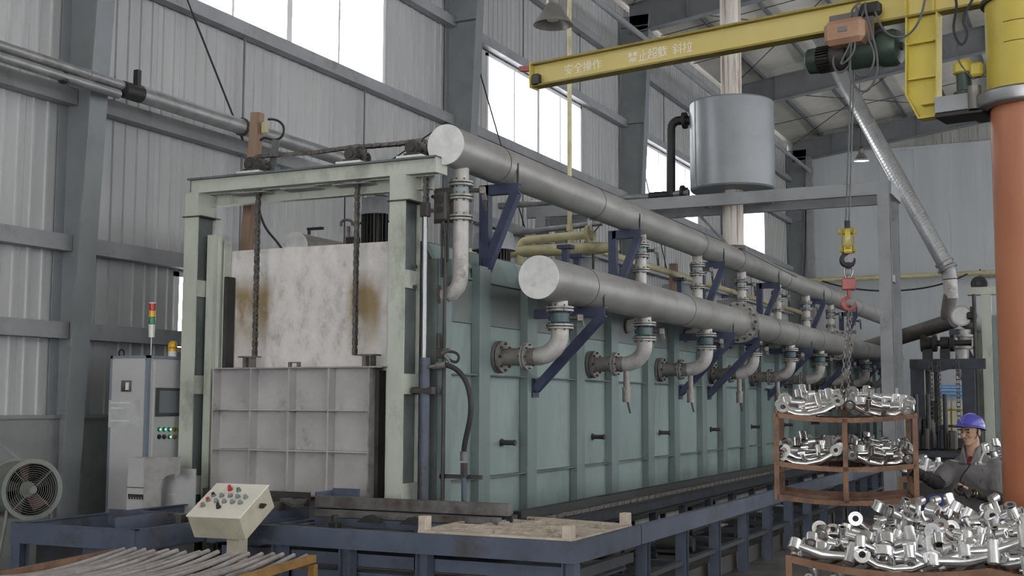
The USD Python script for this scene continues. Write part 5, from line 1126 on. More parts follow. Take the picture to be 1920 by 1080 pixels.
ho.part('hanger', MB().bar(tp - UP * .1, [tp[0], tp[1], A[2] + .09], .1, .16, up=dj), 'old_steel', smooth=False); ho.part('rope_guide', MB().mesh(rbox(.16, .08, .1, .02), mat4(np.stack([dj, nj, UP], 1), J(1632, 18, .1))), 'black_steel')
HK = J(1590, 470); hx, hy = HK[0], HK[1]
zz = lambda py: J(1590, py)[2]
ho.part('rope', MB().cyl(J(1597, 120), (hx - .012, hy, zz(418)), .006, 8).cyl(J(1602, 120), (hx + .012, hy, zz(418)), .006, 8), 'cable_grey')

loops = [([(1612, 5, .13), (1600, 60, .2), (1592, 110, .2), (1578, 120, .2), (1588, 95, .2), (1602, 50, .2), (1615, 8, .13)], 'grey pendant cable looped tight in front of the tan hoist box'),
         ([(1622, 5, .13), (1634, 60, .2), (1645, 110, .2), (1640, 150, .18), (1620, 172, .16), (1602, 160, .16), (1594, 130, .16), (1597, 80, .2), (1606, 10, .13)], 'grey pendant cable hanging in the longest loop below the hoist'),
         ([(1626, 12, .13), (1632, 80, .2), (1638, 118, .2), (1622, 142, .18), (1604, 135, .18)], 'grey pendant cable hanging in a middle loop below the hoist'),
         ([(1565, 105, .15), (1564, 125, .15), (1574, 136, .15), (1588, 128, .15), (1592, 112, .15)], 'short grey cable loop under the hoist motor fins'),
         ([(1640, 20, .13), (1652, 48, .14), (1672, 67, .14), (1697, 68, .14), (1718, 48, .14), (1731, 15, .14), (1736, -12, .14)], 'grey power cable swagging from the hoist to the yellow haunch')]
for pts, lab in loops: hose('cable', [J(*q) for q in pts], .0085, lab, 'cable', 'cable_grey', 60, False)
hose('cable', [J(1786, -14, .03), J(1789, 40, .1), J(1796, 78, .13), J(1803, 84, .13), J(1811, 74, .13), J(1811, 55, .13), J(1807, 45, .13), J(1812, 20, .13), J(1824, -14, .03)], .009, 'dark cable bundle hanging in a loop beside the yellow pillar', 'cable', 'rubber', 50, False)
hose('cable', [J(1796, 78, .13), J(1795, 100, .1), J(1800, 118, .08), J(1815, 138, .06), J(1822, 146, .06)], .006, 'thin cable running down to the slewing drive motor', 'cable', 'cable_grey', 30, False)

# ---- hook block, scale and chain
hb = Thing('hook_block', 'yellow hook block with a dark forged hook on the wire rope', 'hook', (hx, hy, zz(450)))
fw = unit(np.array([hx, hy, 0]) - np.array([0, 0, 0])); sd = np.array([fw[1], -fw[0], 0.])
Rh = np.stack([sd, fw, UP], 1)
hb.part('sheave', MB().cyl(np.array([hx, hy, zz(449)]) - sd * .018, np.array([hx, hy, zz(449)]) + sd * .018, .085, 28), 'crane_yellow')
for o_ in (-.042, .042): hb.part('side_plate', MB().mesh(rbox(.012, .1, zz(428) - zz(474), .004), mat4(Rh, np.array([hx, hy, (zz(428) + zz(474)) / 2]) + sd * o_)), 'crane_dark', smooth=False)
hb.part('axle', MB().cyl(np.array([hx, hy, zz(435)]) - sd * .065, np.array([hx, hy, zz(435)]) + sd * .065, .02, 12), 'crane_yellow'); hb.part('axle', MB().cyl(np.array([hx, hy, zz(468)]) - sd * .06, np.array([hx, hy, zz(468)]) + sd * .06, .018, 12), 'crane_yellow'); hb.part('cross_head', MB().mesh(rbox(.08, .07, .06, .012), mat4(Rh, (hx, hy, zz(468)))), 'crane_yellow')
hb.part('rope_anchor', MB().cyl((hx, hy, zz(432)), (hx, hy, zz(414)), .022, 14), 'black_steel')


def hook(t, c, R, r, m, shank, open_=1.0):
    a_ = np.linspace(PI * .5, PI * 2.0 + .25, 26)[::1]; P = [c + UP * shank] + [c + R[:, 0] * (-R0 * math.cos(q)) + UP * (R0 * math.sin(q)) for q in a_ for R0 in (r,)]
    rad = np.r_[.55, np.interp(np.linspace(0, 1, 26), [0, .4, .75, 1], [.62, 1.0, .8, .3])] * r * .42
    t.part('hook', MB().tube(P, rad, 12), m)


hook(hb, np.array([hx, hy, zz(487)]), Rh @ np.diag([-1, 1, 1]) @ np.eye(3), .046, 'black_steel', .12)
sc = Thing('crane_scale', 'red crane scale with a red hook hanging under the hook block', 'scale', (hx, hy, zz(533)))
sc.part('ring', MB().tube([(hx + .03 * math.cos(q) * sd[0], hy + .03 * math.cos(q) * sd[1], zz(509) + .055 * math.sin(q)) for q in np.linspace(0, 2 * PI, 25)], .007, 8), 'chain_bright'); sc.part('shackle', MB().tube([np.array([hx, hy, zz(498) + .018 * math.sin(q)]) + sd * .02 * math.cos(q) for q in np.linspace(0, 2 * PI, 18)], .009, 8), 'old_steel')
sc.part('case', MB().mesh(rbox(.1, .07, zz(522) - zz(544), .008), mat4(Rh, (hx, hy, zz(533)))), 'red_paint'); sc.part('eye', MB().mesh(rbox(.03, .03, .04, .006), mat4(Rh, (hx, hy, zz(520)))), 'worn_steel')
sc.part('stem', MB().cyl((hx, hy, zz(544)), (hx, hy, zz(556)), .014, 12), 'red_paint'); hook(sc, np.array([hx, hy, zz(569)]), Rh @ np.diag([-1, 1, 1]), .044, 'red_paint', .06)


def link_chain(name, p0, p1, label, pitch=.034, wl=.0042, hw=.011, m='worn_steel'):
    p0, p1 = np.asarray(p0, float), np.asarray(p1, float); d = unit(p1 - p0); n_ = int(np.linalg.norm(p1 - p0) / pitch); s_, u_, _ = frame(d); mb = MB()
    for k in range(n_):
        c = p0 + d * pitch * (k + .5); ax_ = s_ if k % 2 else u_
        mb.tube([c + d * (.5 * pitch * math.sin(q) + .004 * np.sign(math.sin(q))) * 1.0 + ax_ * hw * math.cos(q) for q in np.linspace(0, 2 * PI, 11)], wl, 6, cap=False)
    t = Thing(name, label, 'chain', p0); t.part('links', mb, m, kind='stuff'); t.part('end_ring', MB().tube([p0 + d * .0 + s_ * .016 * math.cos(q) + d * .016 * math.sin(q) for q in np.linspace(0, 2 * PI, 16)], .006, 6), m)


# ================================================================ HANGING BASKET
YB_ = math.radians(10.68); RB = rotz(YB_); BO = np.array([hx, hy, 0.]); BF = .44
bl = lambda x_, y_, z_: BO + RB @ np.array([x_, y_, z_])


def Bp(px, py):                                               # a point of the basket's front plane, in the basket's frame
    r_ = ray(px, py); n_ = RB[:, 1]; p = EYE + r_ * (((bl(0, -BF, 0) - EYE) @ n_) / (r_ @ n_)); return RB.T @ (p - BO)


xl, xr = Bp(1456, 850)[0], Bp(1717, 850)[0]; xm = Bp(1585, 850)[0]
zT, zM, zB = Bp(1456, 778)[2], Bp(1456, 869)[2], Bp(1456, 931)[2]
sagf = lambda x_: .035 * max(0, 1 - ((x_ - xm) / (.5 * (xr - xl))) ** 2)
bk = Thing('casting_basket', 'rusty two tier basket of castings hanging from the crane chain', 'basket', bl(0, 0, zB)); bw = .034


def sag_rail(y_, z_, n_=10, w=bw):
    xs = np.linspace(xl, xr, n_); mb = MB()
    for x0, x1 in zip(xs[:-1], xs[1:]): mb.bar(bl(x0, y_, z_ - sagf(x0)), bl(x1 + .004, y_, z_ - sagf(x1 + .004)), w, w)
    return mb


for z_ in (zT, zM, zB):
    for y_ in (-BF, BF): bk.part('long_rail', sag_rail(y_, z_), 'rust', smooth=False)
    for x_ in (xl, xr): bk.part('end_rail', MB().bar(bl(x_, -BF, z_), bl(x_, BF, z_), bw, bw), 'rust', smooth=False)
    bk.part('middle_rail', MB().bar(bl(xm, -BF, z_ - .035), bl(xm, BF, z_ - .035), bw, bw), 'rust', smooth=False)
    for x_ in np.linspace(xl + .07, xr - .07, 12 if z_ > zB else 9):
        if abs(x_ - xm) > .03: bk.part('slat', MB().bar(bl(x_, -BF, z_ - sagf(x_) - .005), bl(x_, BF if z_ > zB else -BF + .1, z_ - sagf(x_) - .005), .012, .02), 'rust', smooth=False)
bk.part('inner_rail', sag_rail(0, zB - .0, 10, .025), 'rust', smooth=False)
for x_ in (xl, xm, xr):
    for y_ in (-BF, BF): bk.part('post', MB().bx(-bw / 2, bw / 2, -bw / 2, bw / 2, 0, 0) if False else MB().bar(bl(x_, y_, zB - (.035 if x_ == xm else .02) - (.06 if x_ == xr and y_ < 0 else 0)), bl(x_, y_, zT + .012 - (.035 if x_ == xm else 0)), bw, bw, up=RB[:, 1]), 'rust', smooth=False)
for x_ in (xl, xr): bk.part('brace', MB().bar(bl(x_, BF, zB + .12), bl(x_, 0, zB), .03, .02), 'rust', smooth=False)
bk.part('lifting_post', MB().bar(bl(xm, 0, zB - .03), bl(xm, 0, zT + .1), .04, .04, up=RB[:, 1]), 'rust', smooth=False)
link_chain('sling_chain', (hx, hy, zz(578)), bl(xm - .028, -.03, zT + .06), 'left strand of bright sling chain under the red hook')
link_chain('sling_chain', (hx + .008, hy, zz(578)), bl(xm + .02, -.35, zT + .02), 'right strand of bright sling chain under the red hook')

# ================================================================ CASTINGS
S = lambda c, r: m3.Manifold.sphere(r, 12).translate(tuple(c))


def hull(*q): return m3.Manifold.batch_hull(list(q))


def cyl_m(c, axis, r, l, n=18):
    m_ = m3.Manifold.cylinder(l, r, r, n, True)
    if axis == 'y': m_ = m_.rotate((90, 0, 0))
    if axis == 'x': m_ = m_.rotate((0, 90, 0))
    return m_.translate(tuple(c))


def casting(kind):
    if kind == 0:      # banana shaped lower arm, big eye at one end, two bushes at the other
        pts = [(-.19, 0, .03), (-.11, .004, -.012), (-.02, .008, -.03), (.08, .0, -.02), (.19, -.004, .03)]; rad = (.026, .024, .022, .024, .026)
        b = hull(S(pts[0], rad[0]), S(pts[1], rad[1]))
        for i in range(1, 4): b += hull(S(pts[i], rad[i]), S(pts[i + 1], rad[i + 1]))
        b += hull(S((-.02, .008, -.03), .018), S((-.05, .03, .05), .016)) + hull(S((.08, 0, -.02), .018), S((.07, .02, .06), .014)) + hull(S((-.05, .03, .05), .013), S((.07, .02, .06), .012), S((.19, 0, .03), .012))
        b += cyl_m((-.19, 0, .035), 'y', .047, .06) + cyl_m((.195, 0, .035), 'y', .042, .058) + cyl_m((.07, .02, .075), 'z', .024, .06) + cyl_m((-.05, .03, .065), 'x', .024, .05)
        return b - cyl_m((-.19, 0, .035), 'y', .03, .2) - cyl_m((.195, 0, .035), 'y', .026, .2) - cyl_m((.07, .02, .09), 'z', .013, .06)
    if kind == 1:      # knuckle: ring with three fingers
        b = cyl_m((0, 0, 0), 'z', .07, .05, 24)
        for a_ in (.3, 2.3, 4.1): e_ = (.16 * math.cos(a_), .13 * math.sin(a_), .03); b += hull(S((.05 * math.cos(a_), .05 * math.sin(a_), 0), .022), S(e_, .018)) + cyl_m(e_, 'z', .03, .065)
        b += hull(S((.02, .05, .01), .018), S((-.02, .09, .09), .015)) + cyl_m((-.02, .095, .1), 'y', .027, .05)
        b -= cyl_m((0, 0, 0), 'z', .046, .2, 24)
        for a_ in (.3, 2.3, 4.1): b -= cyl_m((.16 * math.cos(a_), .13 * math.sin(a_), .03), 'z', .015, .2)
        return b
    # fork with a tall tube
    b = hull(S((-.15, -.05, .0), .022), S((0, 0, .0), .026)) + hull(S((-.15, .05, .0), .022), S((0, 0, 0), .026)) + hull(S((0, 0, 0), .026), S((.15, 0, .03), .024)) + hull(S((-.15, -.05, 0), .012), S((-.15, .05, 0), .012), S((0, 0, -.01), .012))
    b += cyl_m((.15, 0, .045), 'z', .034, .12) + cyl_m((-.16, -.05, .0), 'z', .036, .06) + cyl_m((-.16, .05, 0), 'z', .036, .06) + hull(S((0, 0, .01), .018), S((.03, .0, .08), .014)) + cyl_m((.03, 0, .085), 'x', .026, .05)
    return b - cyl_m((.15, 0, .06), 'z', .02, .2) - cyl_m((-.16, -.05, 0), 'z', .02, .2) - cyl_m((-.16, .05, 0), 'z', .02, .2) - cyl_m((.03, 0, .085), 'x', .014, .2)


CAST = []
NAMES = ('arm_casting', 'knuckle_casting', 'fork_casting'); LOOK = ('two-eyed arm casting', 'ring shaped knuckle casting', 'forked casting')
_proto = {}


def put(kind, loc, R, where, group):
    lab = f'shiny {LOOK[kind]} {where}'
    if kind not in _proto:
        t = Thing(NAMES[kind], lab, 'casting', loc, group, R=R); t.local = True; t.part('body', casting(kind), 'alu' if kind != 2 else 'alu_dull', smooth=40)
        if kind == 0:
            for x_ in (-.19, .195): t.part('bush', MB().ring((x_, 0, .035), (0, 1, 0), .016 if x_ > 0 else .02, .0255 if x_ > 0 else .0295, .066, 18), 'alu_dull')
        if kind == 1: t.part('bearing_seat', MB().ring((0, 0, .026), (0, 0, 1), .047, .058, .012, 24), 'alu_dull')
        if kind == 2: t.part('tube_lip', MB().ring((.15, 0, .107), (0, 0, 1), .0205, .029, .008, 18), 'alu')
        _proto[kind] = t
    else: _proto[kind].copy(loc, R, lab, group)


def jit(a_): return rnd.uniform(-a_, a_)


for tier, zt_, nm in ((0, zT, 'top'), (1, zM, 'middle')):
    for half, x0, hn in ((-1, (xl + xm) / 2, 'left'), (1, (xr + xm) / 2, 'right')):
        for k in range(11):
            y_ = -BF + .04 + k * .082
            kind = (0, 0, 2, 0, 1, 0, 2, 0, 1, 2, 0)[k] if half < 0 else (0, 2, 0, 1, 0, 0, 2, 1, 0, 2, 0)[k]
            lift = {0: .055, 1: .06, 2: .05}[kind] - .018
            R = RB @ rotz((PI if half > 0 and kind == 0 else 0) + jit(.18)) @ roty((-.10 if half < 0 else .12) * (1 if not (half > 0 and kind == 0) else -1) + jit(.06)) @ rotx(-.45 + jit(.2))
            z_ = zt_ - sagf(x0) + lift + .02 + .022 * (k % 3) + .0035 * k
            put(kind, bl(x0 + jit(.02), y_, z_), R, f'on the {nm} basket tier, {hn} half, {NTH[k]} from the front', f'castings on the {nm} tier, {hn} half')

# ---- near bin in the lower right corner
ZN = .95; c0 = at(1480, 1047, Z=ZN); NX, NY = 2.2, 1.15; nb0 = np.array([c0[0], c0[1], 0.]); RN = rotz(-.06)
nl = lambda x_, y_, z_: nb0 + RN @ np.array([x_, y_, z_])
nb = Thing('casting_bin', 'large rusty bin heaped with castings in the lower right foreground', 'bin', nl(NX / 2, NY / 2, 0)); NSAG = lambda x_: .055 * (1 - ((x_ - .55) / .55) ** 2) if x_ < 1.1 else .055 * (1 - ((x_ - 1.65) / .55) ** 2)
for z_ in (ZN, .66, .32):
    for y_ in (0, NY):
        xs = np.linspace(0, NX, 17); mb = MB()
        for a_, b_ in zip(xs[:-1], xs[1:]): mb.bar(nl(a_, y_, z_ - NSAG(a_)), nl(b_ + .003, y_, z_ - NSAG(b_)), .034, .04)
        nb.part('long_rail', mb, 'rust', smooth=False)
    for x_ in (0, 1.1, NX): nb.part('end_rail', MB().bar(nl(x_, 0, z_), nl(x_, NY, z_), .034, .04), 'rust', smooth=False)
    for x_ in np.linspace(.08, NX - .08, 20): nb.part('slat', MB().bar(nl(x_, 0, z_ - NSAG(x_) - .01), nl(x_, NY, z_ - NSAG(x_) - .01), .014, .02), 'rust', smooth=False)
for x_ in (0, 1.1, NX):
    for y_ in (0, NY): nb.part('post', MB().bar(nl(x_, y_, 0), nl(x_, y_, ZN + .02), .036, .036, up=(0, 1, 0)), 'rust', smooth=False)
WH = ('in the heap at the left end of the foreground bin', 'in the heap in the middle of the foreground bin', 'in the heap at the right end of the foreground bin')
for r_i in range(12):
    for c_i in range(7):
        x_ = .22 + c_i * .31 + jit(.05) + (.09 if r_i % 2 else 0); y_ = .02 + r_i * .1 + jit(.02)
        if x_ > NX - .1: continue
        kind = rnd.choice((0, 0, 2, 1)) if c_i else rnd.choice((0, 0, 0, 2))
        lift = .06 + .045 * ((r_i + c_i) % 2) + .05 * min(1, x_ / 1.0) * (.4 + .6 * r_i / 8)
        R = RN @ rotz(jit(.35) + (PI if rnd.random() < .3 and kind == 0 else 0)) @ roty(jit(.25)) @ rotx(-.5 + jit(.4))
        put(kind, nl(x_, y_, ZN - NSAG(x_) + lift), R, f'in the foreground heap, {NTH[r_i]} row, {NTH[c_i]} from left'.replace('nearest from', 'first from').replace('nearest row', 'front row'), 'castings heaped in the foreground bin, part ' + 'abc'[min(2, c_i // 2)])
# a second layer of knuckles and forks standing proud at the back of the heap
for k in range(15):
    x_ = .4 + k * .118 + jit(.03); y_ = NY - .1 + jit(.05) - .3 * (k % 2); kind = (2, 1, 2, 0)[k % 4]
    put(kind, nl(x_, y_, ZN + .17 + .02 * (k % 3)), RN @ rotz(jit(1.4)) @ roty(jit(.5)) @ rotx(jit(.5)), f'atop the foreground heap, {NTH[k]} from its left end'.replace('nearest from', 'first from'), 'castings on top of the foreground heap')
for k in range(14):
    x_ = .1 + .155 * k; put(2, nl(x_, .03 + .015 * (k % 2), .66 + .1), RN @ rotz(PI / 2 + jit(.1)) @ roty(-.15) @ rotx(jit(.15)), f'on the foreground bin lower tier, {NTH[k]} from left'.replace('nearest from', 'first from'), 'castings on the lower tier of the foreground bin')
for k in range(9):
    x_ = .62 + .19 * k + jit(.03); kind = (0, 1, 2)[k % 3]; put(kind, nl(x_, .0 + .03 * (k % 2), ZN - NSAG(x_) + .065 + .02 * (k % 2)), RN @ rotz(jit(.3)) @ roty(jit(.12)) @ rotx(-.3 + jit(.2)), f'along the front rail of the foreground heap, {NTH[k]} from left'.replace('nearest from', 'first from'), 'castings along the front rail of the foreground bin')

# ================================================================ THE WORKER
FW = np.array([-math.sin(YAW), math.cos(YAW), 0]); RT = np.array([math.cos(YAW), math.sin(YAW), 0])
HN = 16
sp = lambda c, r: m3.Manifold.sphere(r, HN).translate(tuple(map(float, c)))


def chain_m(*q):                                              # tapered limb through (point, radius) joints
    out = None
    for (a, ra), (b, rb) in zip(q[:-1], q[1:]):
        h_ = m3.Manifold.batch_hull([sp(a, ra), sp(b, rb)]); out = h_ if out is None else out + h_
    return out


def smooth_mesh(m_, l=.018, it=12):
    v, f, _ = meshkit.arrays(m_.refine_to_length(l)); tm = trimesh.Trimesh(v, f, process=True); v0 = np.array(tm.vertices); trimesh.smoothing.filter_taubin(tm, .5, .53, iterations=it); v1 = np.array(tm.vertices); bad = np.linalg.norm(v1 - v0, axis=1) > 1.2 * l; v1[bad] = v0[bad]; tm.vertices = v1; return tm


def ell(c, r, R=np.eye(3)):
    M_ = np.zeros((3, 4)); M_[:, :3] = np.asarray(R) @ np.diag(np.array(r) * (HS if np.asarray(R) is not None else 1)); M_[:, 3] = c; return m3.Manifold.sphere(1.0, 28).transform(M_)


d0 = 9.66
neck = dep(1824, 853, d0); pel = dep(1826, 968, d0 + .02)
chest_dir = unit(-RT * .62 - FW * .78); cside = np.array([chest_dir[1], -chest_dir[0], 0])      # cside: his right
if cside @ RT > 0: cside = -cside
shR, shL = dep(1784, 876, d0 + .12), dep(1865, 876, d0 - .12)
elR, wrR = dep(1757, 906, d0 - .06), dep(1727, 890, d0 - .36)
elL, wrL = dep(1874, 934, d0 - .20), dep(1826, 925, d0 - .40)
foot = lambda s: np.array([pel[0], pel[1], 0]) + cside * s * .13
hipR, hipL = pel + cside * .095 - UP * .04, pel - cside * .095 - UP * .04
knR, knL = np.array([*(hipR[:2] + chest_dir[:2] * .03), .50]), np.array([*(hipL[:2] + chest_dir[:2] * .03), .50])
anR, anL = np.array([*hipR[:2], .09]) + cside * .03, np.array([*hipL[:2], .09]) - cside * .03
head = dep(1821, 811, d0 - .01); HS = .9                     # head scale
wk = Thing('person', 'person in a purple hard hat and grey short sleeved overalls reaching to the hanging basket', 'person', (pel[0], pel[1], 0))
mid = (neck + pel) / 2
fh = unit(-RT * .84 - FW * .52 - UP * .1); hs = unit(np.cross(fh, UP)); hu = np.cross(hs, fh); HR = np.stack([hs, fh, hu], 1)      # x right hand side of the face, y forward, z up
hp = lambda x_, y_, z_: head + HR @ np.array([x_, y_, z_]) * HS
# one continuous body: torso, limbs, neck, head with brow, cheeks, nose, lips, chin and ears
torso = m3.Manifold.batch_hull([sp(shR - UP * .03 - cside * .03, .06), sp(shL - UP * .03 + cside * .03, .06), sp(mid + cside * .1, .09), sp(mid - cside * .1, .09), sp(mid + chest_dir * .05 + UP * .08, .09)]) + m3.Manifold.batch_hull([sp(mid + cside * .09, .09), sp(mid - cside * .09, .09), sp(hipR, .1), sp(hipL, .1)])
bodym = torso + chain_m((neck - UP * .06, .06), (head - hu * .06 - fh * .012, .047)) + chain_m((shR, .055), (elR, .042), (wrR, .03)) + chain_m((shL, .055), (elL, .042), (wrL, .03)) + chain_m((hipR, .09), (knR, .06), (anR, .042)) + chain_m((hipL, .09), (knL, .06), (anL, .042))
skull = ell(hp(0, -.012, .035), (.072, .094, .092), HR)
face = m3.Manifold.batch_hull([ell(hp(0, .03, .02), (.062, .055, .07), HR), sp(hp(0, .062, -.088), .022), sp(hp(.04, .0, -.06), .022), sp(hp(-.04, 0, -.06), .022)])
hd = skull + face + m3.Manifold.batch_hull([sp(hp(-.035, .078, .03), .012), sp(hp(.035, .078, .03), .012), sp(hp(0, .083, .032), .012)])
hd += m3.Manifold.batch_hull([sp(hp(0, .086, .018), .008), sp(hp(0, .104, -.024), .0125)]) + m3.Manifold.batch_hull([sp(hp(-.014, .09, -.026), .008), sp(hp(.014, .09, -.026), .008)])
for s in (-1, 1): hd += ell(hp(s * .034, .068, -.02), (.02, .018, .02), HR) + ell(hp(s * .074, -.012, .0), (.009, .018, .032), HR)
sk = smooth_mesh(bodym + hd, .0125, 6)
wk.part('body', sk, 'skin', smooth=True)
lp = MB().tube([hp(x_, .091 - 6 * x_ * x_, -.052 - 2 * x_ * x_) for x_ in np.linspace(-.022, .022, 9)], np.r_[.001, .0045, .0055, .006, .005, .006, .0055, .0045, .001], 8); lp.tube([hp(x_, .089 - 6 * x_ * x_, -.060 + 2 * x_ * x_) for x_ in np.linspace(-.018, .018, 9)], np.r_[.001, .005, .006, .0065, .0065, .0065, .006, .005, .001], 8)
wk.part('lips', lp, 'lip')
for s in (-1, 1):
    wk.part('eye', MB().mesh(ell(hp(s * .031, .0795, .011), (.0125, .008, .006), HR)), 'eye_dark'); wk.part('eyebrow', MB().tube([hp(s * q, .092 - 5 * (q - .01) ** 2, .033 + .1 * (q - .012) * (q < .035)) for q in np.linspace(.012, .05, 7)], .0042, 6), 'hair')
hair = (ell(hp(0, -.016, .036), (.0755, .0965, .094), HR) - m3.Manifold.batch_hull([sp(hp(x_, y_, z_), .01) for x_ in (-.12, .12) for y_ in (.022, .2) for z_ in (-.2, .2)]) - m3.Manifold.batch_hull([sp(hp(x_, y_, z_), .01) for x_ in (-.12, .12) for y_ in (-.2, .2) for z_ in (-.3, -.045)]))
wk.part('hair', hair, 'hair', smooth=40)
# hard hat: domed shell, ridge and a peak in front
tilt = HR @ rotx(.26); hq = lambda x_, y_, z_: hp(0, -.008, .05) + tilt @ (np.array([x_, y_, z_ * .95]) * HS); V, F = [], []; NA, NZ = 40, 12
for j_ in range(NZ + 1):
    ph = j_ / NZ * PI / 2
    for i_ in range(NA): q = 2 * PI * i_ / NA; V.append(hq(.106 * math.cos(ph) ** .85 * math.cos(q), .134 * math.cos(ph) ** .85 * math.sin(q), .118 * math.sin(ph)))
for j_ in range(NZ):
    for i_ in range(NA): F.append((j_ * NA + i_, j_ * NA + (i_ + 1) % NA, (j_ + 1) * NA + (i_ + 1) % NA, (j_ + 1) * NA + i_))
hm = MB().add(V, F); V, F = [], []
for i_ in range(NA):
    q = 2 * PI * i_ / NA; f_ = max(0, math.sin(q)) ** 3 * .042 + .012
    for k_, z_ in ((0, .006), (f_, -.008 - .012 * max(0, math.sin(q)) ** 2), (f_, -.013 - .012 * max(0, math.sin(q)) ** 2), (-.004, -.004)): V.append(hq((.104 + k_) * math.cos(q), (.132 + k_) * math.sin(q), z_))
for i_ in range(NA):
    for k_ in range(4): F.append((i_ * 4 + k_, i_ * 4 + (k_ + 1) % 4, ((i_ + 1) % NA) * 4 + (k_ + 1) % 4, ((i_ + 1) % NA) * 4 + k_))
hm.add(V, [q[::-1] for q in F]); hm.tube([hq(0, .131 * math.cos(q) ** .85 if math.cos(q) > 0 else -.131 * (-math.cos(q)) ** .85, .119 * math.sin(q)) for q in np.linspace(.25, PI - .25, 16)], .008, 8)
wk.part('hard_hat', hm, 'helmet', smooth=50)
wk.part('hat_lining', MB().mesh(ell(hq(0, 0, -.002), (.1, .128, .02), tilt)), 'black_plastic')
wk.part('chin_strap', MB().tube([hp(.078, .0, .05), hp(.08, .012, .0), hp(.062, .03, -.05)], .003, 6).tube([hp(-.078, .0, .05), hp(-.08, .012, .0), hp(-.062, .03, -.05)], .003, 6), 'black_plastic')
# jacket
fw_ = chest_dir
jk = m3.Manifold.batch_hull([sp(shR - UP * .035 - cside * .02, .078), sp(shL - UP * .035 + cside * .02, .078), sp(neck + UP * .0 - fw_ * .02, .066), sp(mid + cside * .12, .105), sp(mid - cside * .12, .105), sp(mid + fw_ * .07 + UP * .1, .09), sp(mid - fw_ * .04 + UP * .12, .09)])
jk += m3.Manifold.batch_hull([sp(mid + cside * .12, .105), sp(mid - cside * .12, .105), sp(hipR + UP * .02 + cside * .02, .105), sp(hipL + UP * .02 - cside * .02, .105)])
tR, tL = shR + (elR - shR) * .72, shL + (elL - shL) * .72
jk += chain_m((shR - UP * .01, .078), (tR, .073)) + chain_m((shL - UP * .01, .078), (tL, .076))
jk += m3.Manifold.batch_hull([sp(hipR - UP * .02, .112), sp(hipL - UP * .02, .112)])
jm = smooth_mesh(jk, .022, 10); v_ = np.array(jm.vertices); n_ = np.array(jm.vertex_normals); jm.vertices = v_ + n_ * ((meshkit.fbm(v_ * np.array([9, 9, 5.]), 3) - .5) * .022)[:, None]
wk.part('jacket', jm, 'cloth_grey', smooth=True)
surf = lambda p_, dr: (lambda loc: loc[0][0] if len(loc[0]) else p_)(jm.ray.intersects_location([p_ + dr * .5], [-dr], multiple_hits=False))
pj = lambda px, py, o_=.004: (lambda q: q[0][0] - unit(ray(px, py)) * o_ if len(q[0]) else dep(px, py, d0 - .12))(jm.ray.intersects_location([EYE], [unit(ray(px, py))], multiple_hits=False))
# collar, placket, reflective bands, badge; laid on the jacket's surface
wk.part('placket', MB().tube(spline([pj(1819, 866), pj(1813, 880), pj(1803, 893), pj(1800, 910), pj(1799, 930)], 14), .0045, 6), 'cloth_black')
wk.part('reflective_band', MB().tube([pj(x_, 863 + (x_ - 1782) * .16, .001) for x_ in np.linspace(1783, 1806, 8)], .008, 6), 'cloth_pale'); wk.part('reflective_band', MB().tube([pj(x_, 869 + (x_ - 1818) * .07, .001) for x_ in np.linspace(1818, 1848, 8)], .009, 6), 'cloth_pale')
wk.part('badge', MB().tube([pj(1829.5, 869), pj(1831.5, 869.3)], .014, 8).tube([pj(1835, 868.5), pj(1841, 868)], .013, 8), 'cap_white')
wk.part('pocket_edge', MB().tube([pj(1842, 880, .001), pj(1838, 905, .001)], .003, 6), 'cloth_black')
cl = MB()
for s, m_ in ((1, 'cloth_grey'), (-1, 'cloth_pale')):
    a0 = neck + cside * s * .062 - fw_ * .03 + UP * .085; a1 = neck + cside * s * .056 + fw_ * .06 + UP * .05; a2 = neck + cside * s * .022 + fw_ * .105 - UP * .06; a3 = neck + cside * s * .075 + fw_ * .085 - UP * .062; a4 = neck + cside * s * .09 - fw_ * .03 - UP * .0
    wk.part('collar', smooth_mesh(m3.Manifold.batch_hull([sp(q, .009) for q in (a0, a1, a4)]) + m3.Manifold.batch_hull([sp(q, .009) for q in (a1, a2, a3, a4)]), .012, 4), 'cloth_grey', smooth=True)
    if s < 0: wk.part('collar_trim', MB().tube([a0 + fw_ * .012 - cside * .004, (a4 + a1) / 2 - cside * .02 + fw_ * .012, a3 + fw_ * .012], .009, 8), 'cloth_pale')
wk.part('undershirt', smooth_mesh(m3.Manifold.batch_hull([sp(neck + fw_ * .06 - UP * .035, .022), sp(neck + fw_ * .09 - UP * .07, .016), sp(neck - UP * .03, .05)]), .015, 4), 'cloth_red', smooth=True)
for nm, t_, e_, w_ in (('right', tR, elR, wrR), ('left', tL, elL, wrL)):
    um = smooth_mesh(chain_m((t_ - (e_ - t_) * .3, .058), (e_, .054), (w_ + (w_ - e_) * .02, .037)), .012, 6); v_ = np.array(um.vertices); um.vertices = v_ + np.array(um.vertex_normals) * ((meshkit.fbm(v_ * 22, 3) - .5) * .018)[:, None]
    wk.part('undersleeve', um, 'cloth_black', smooth=True)


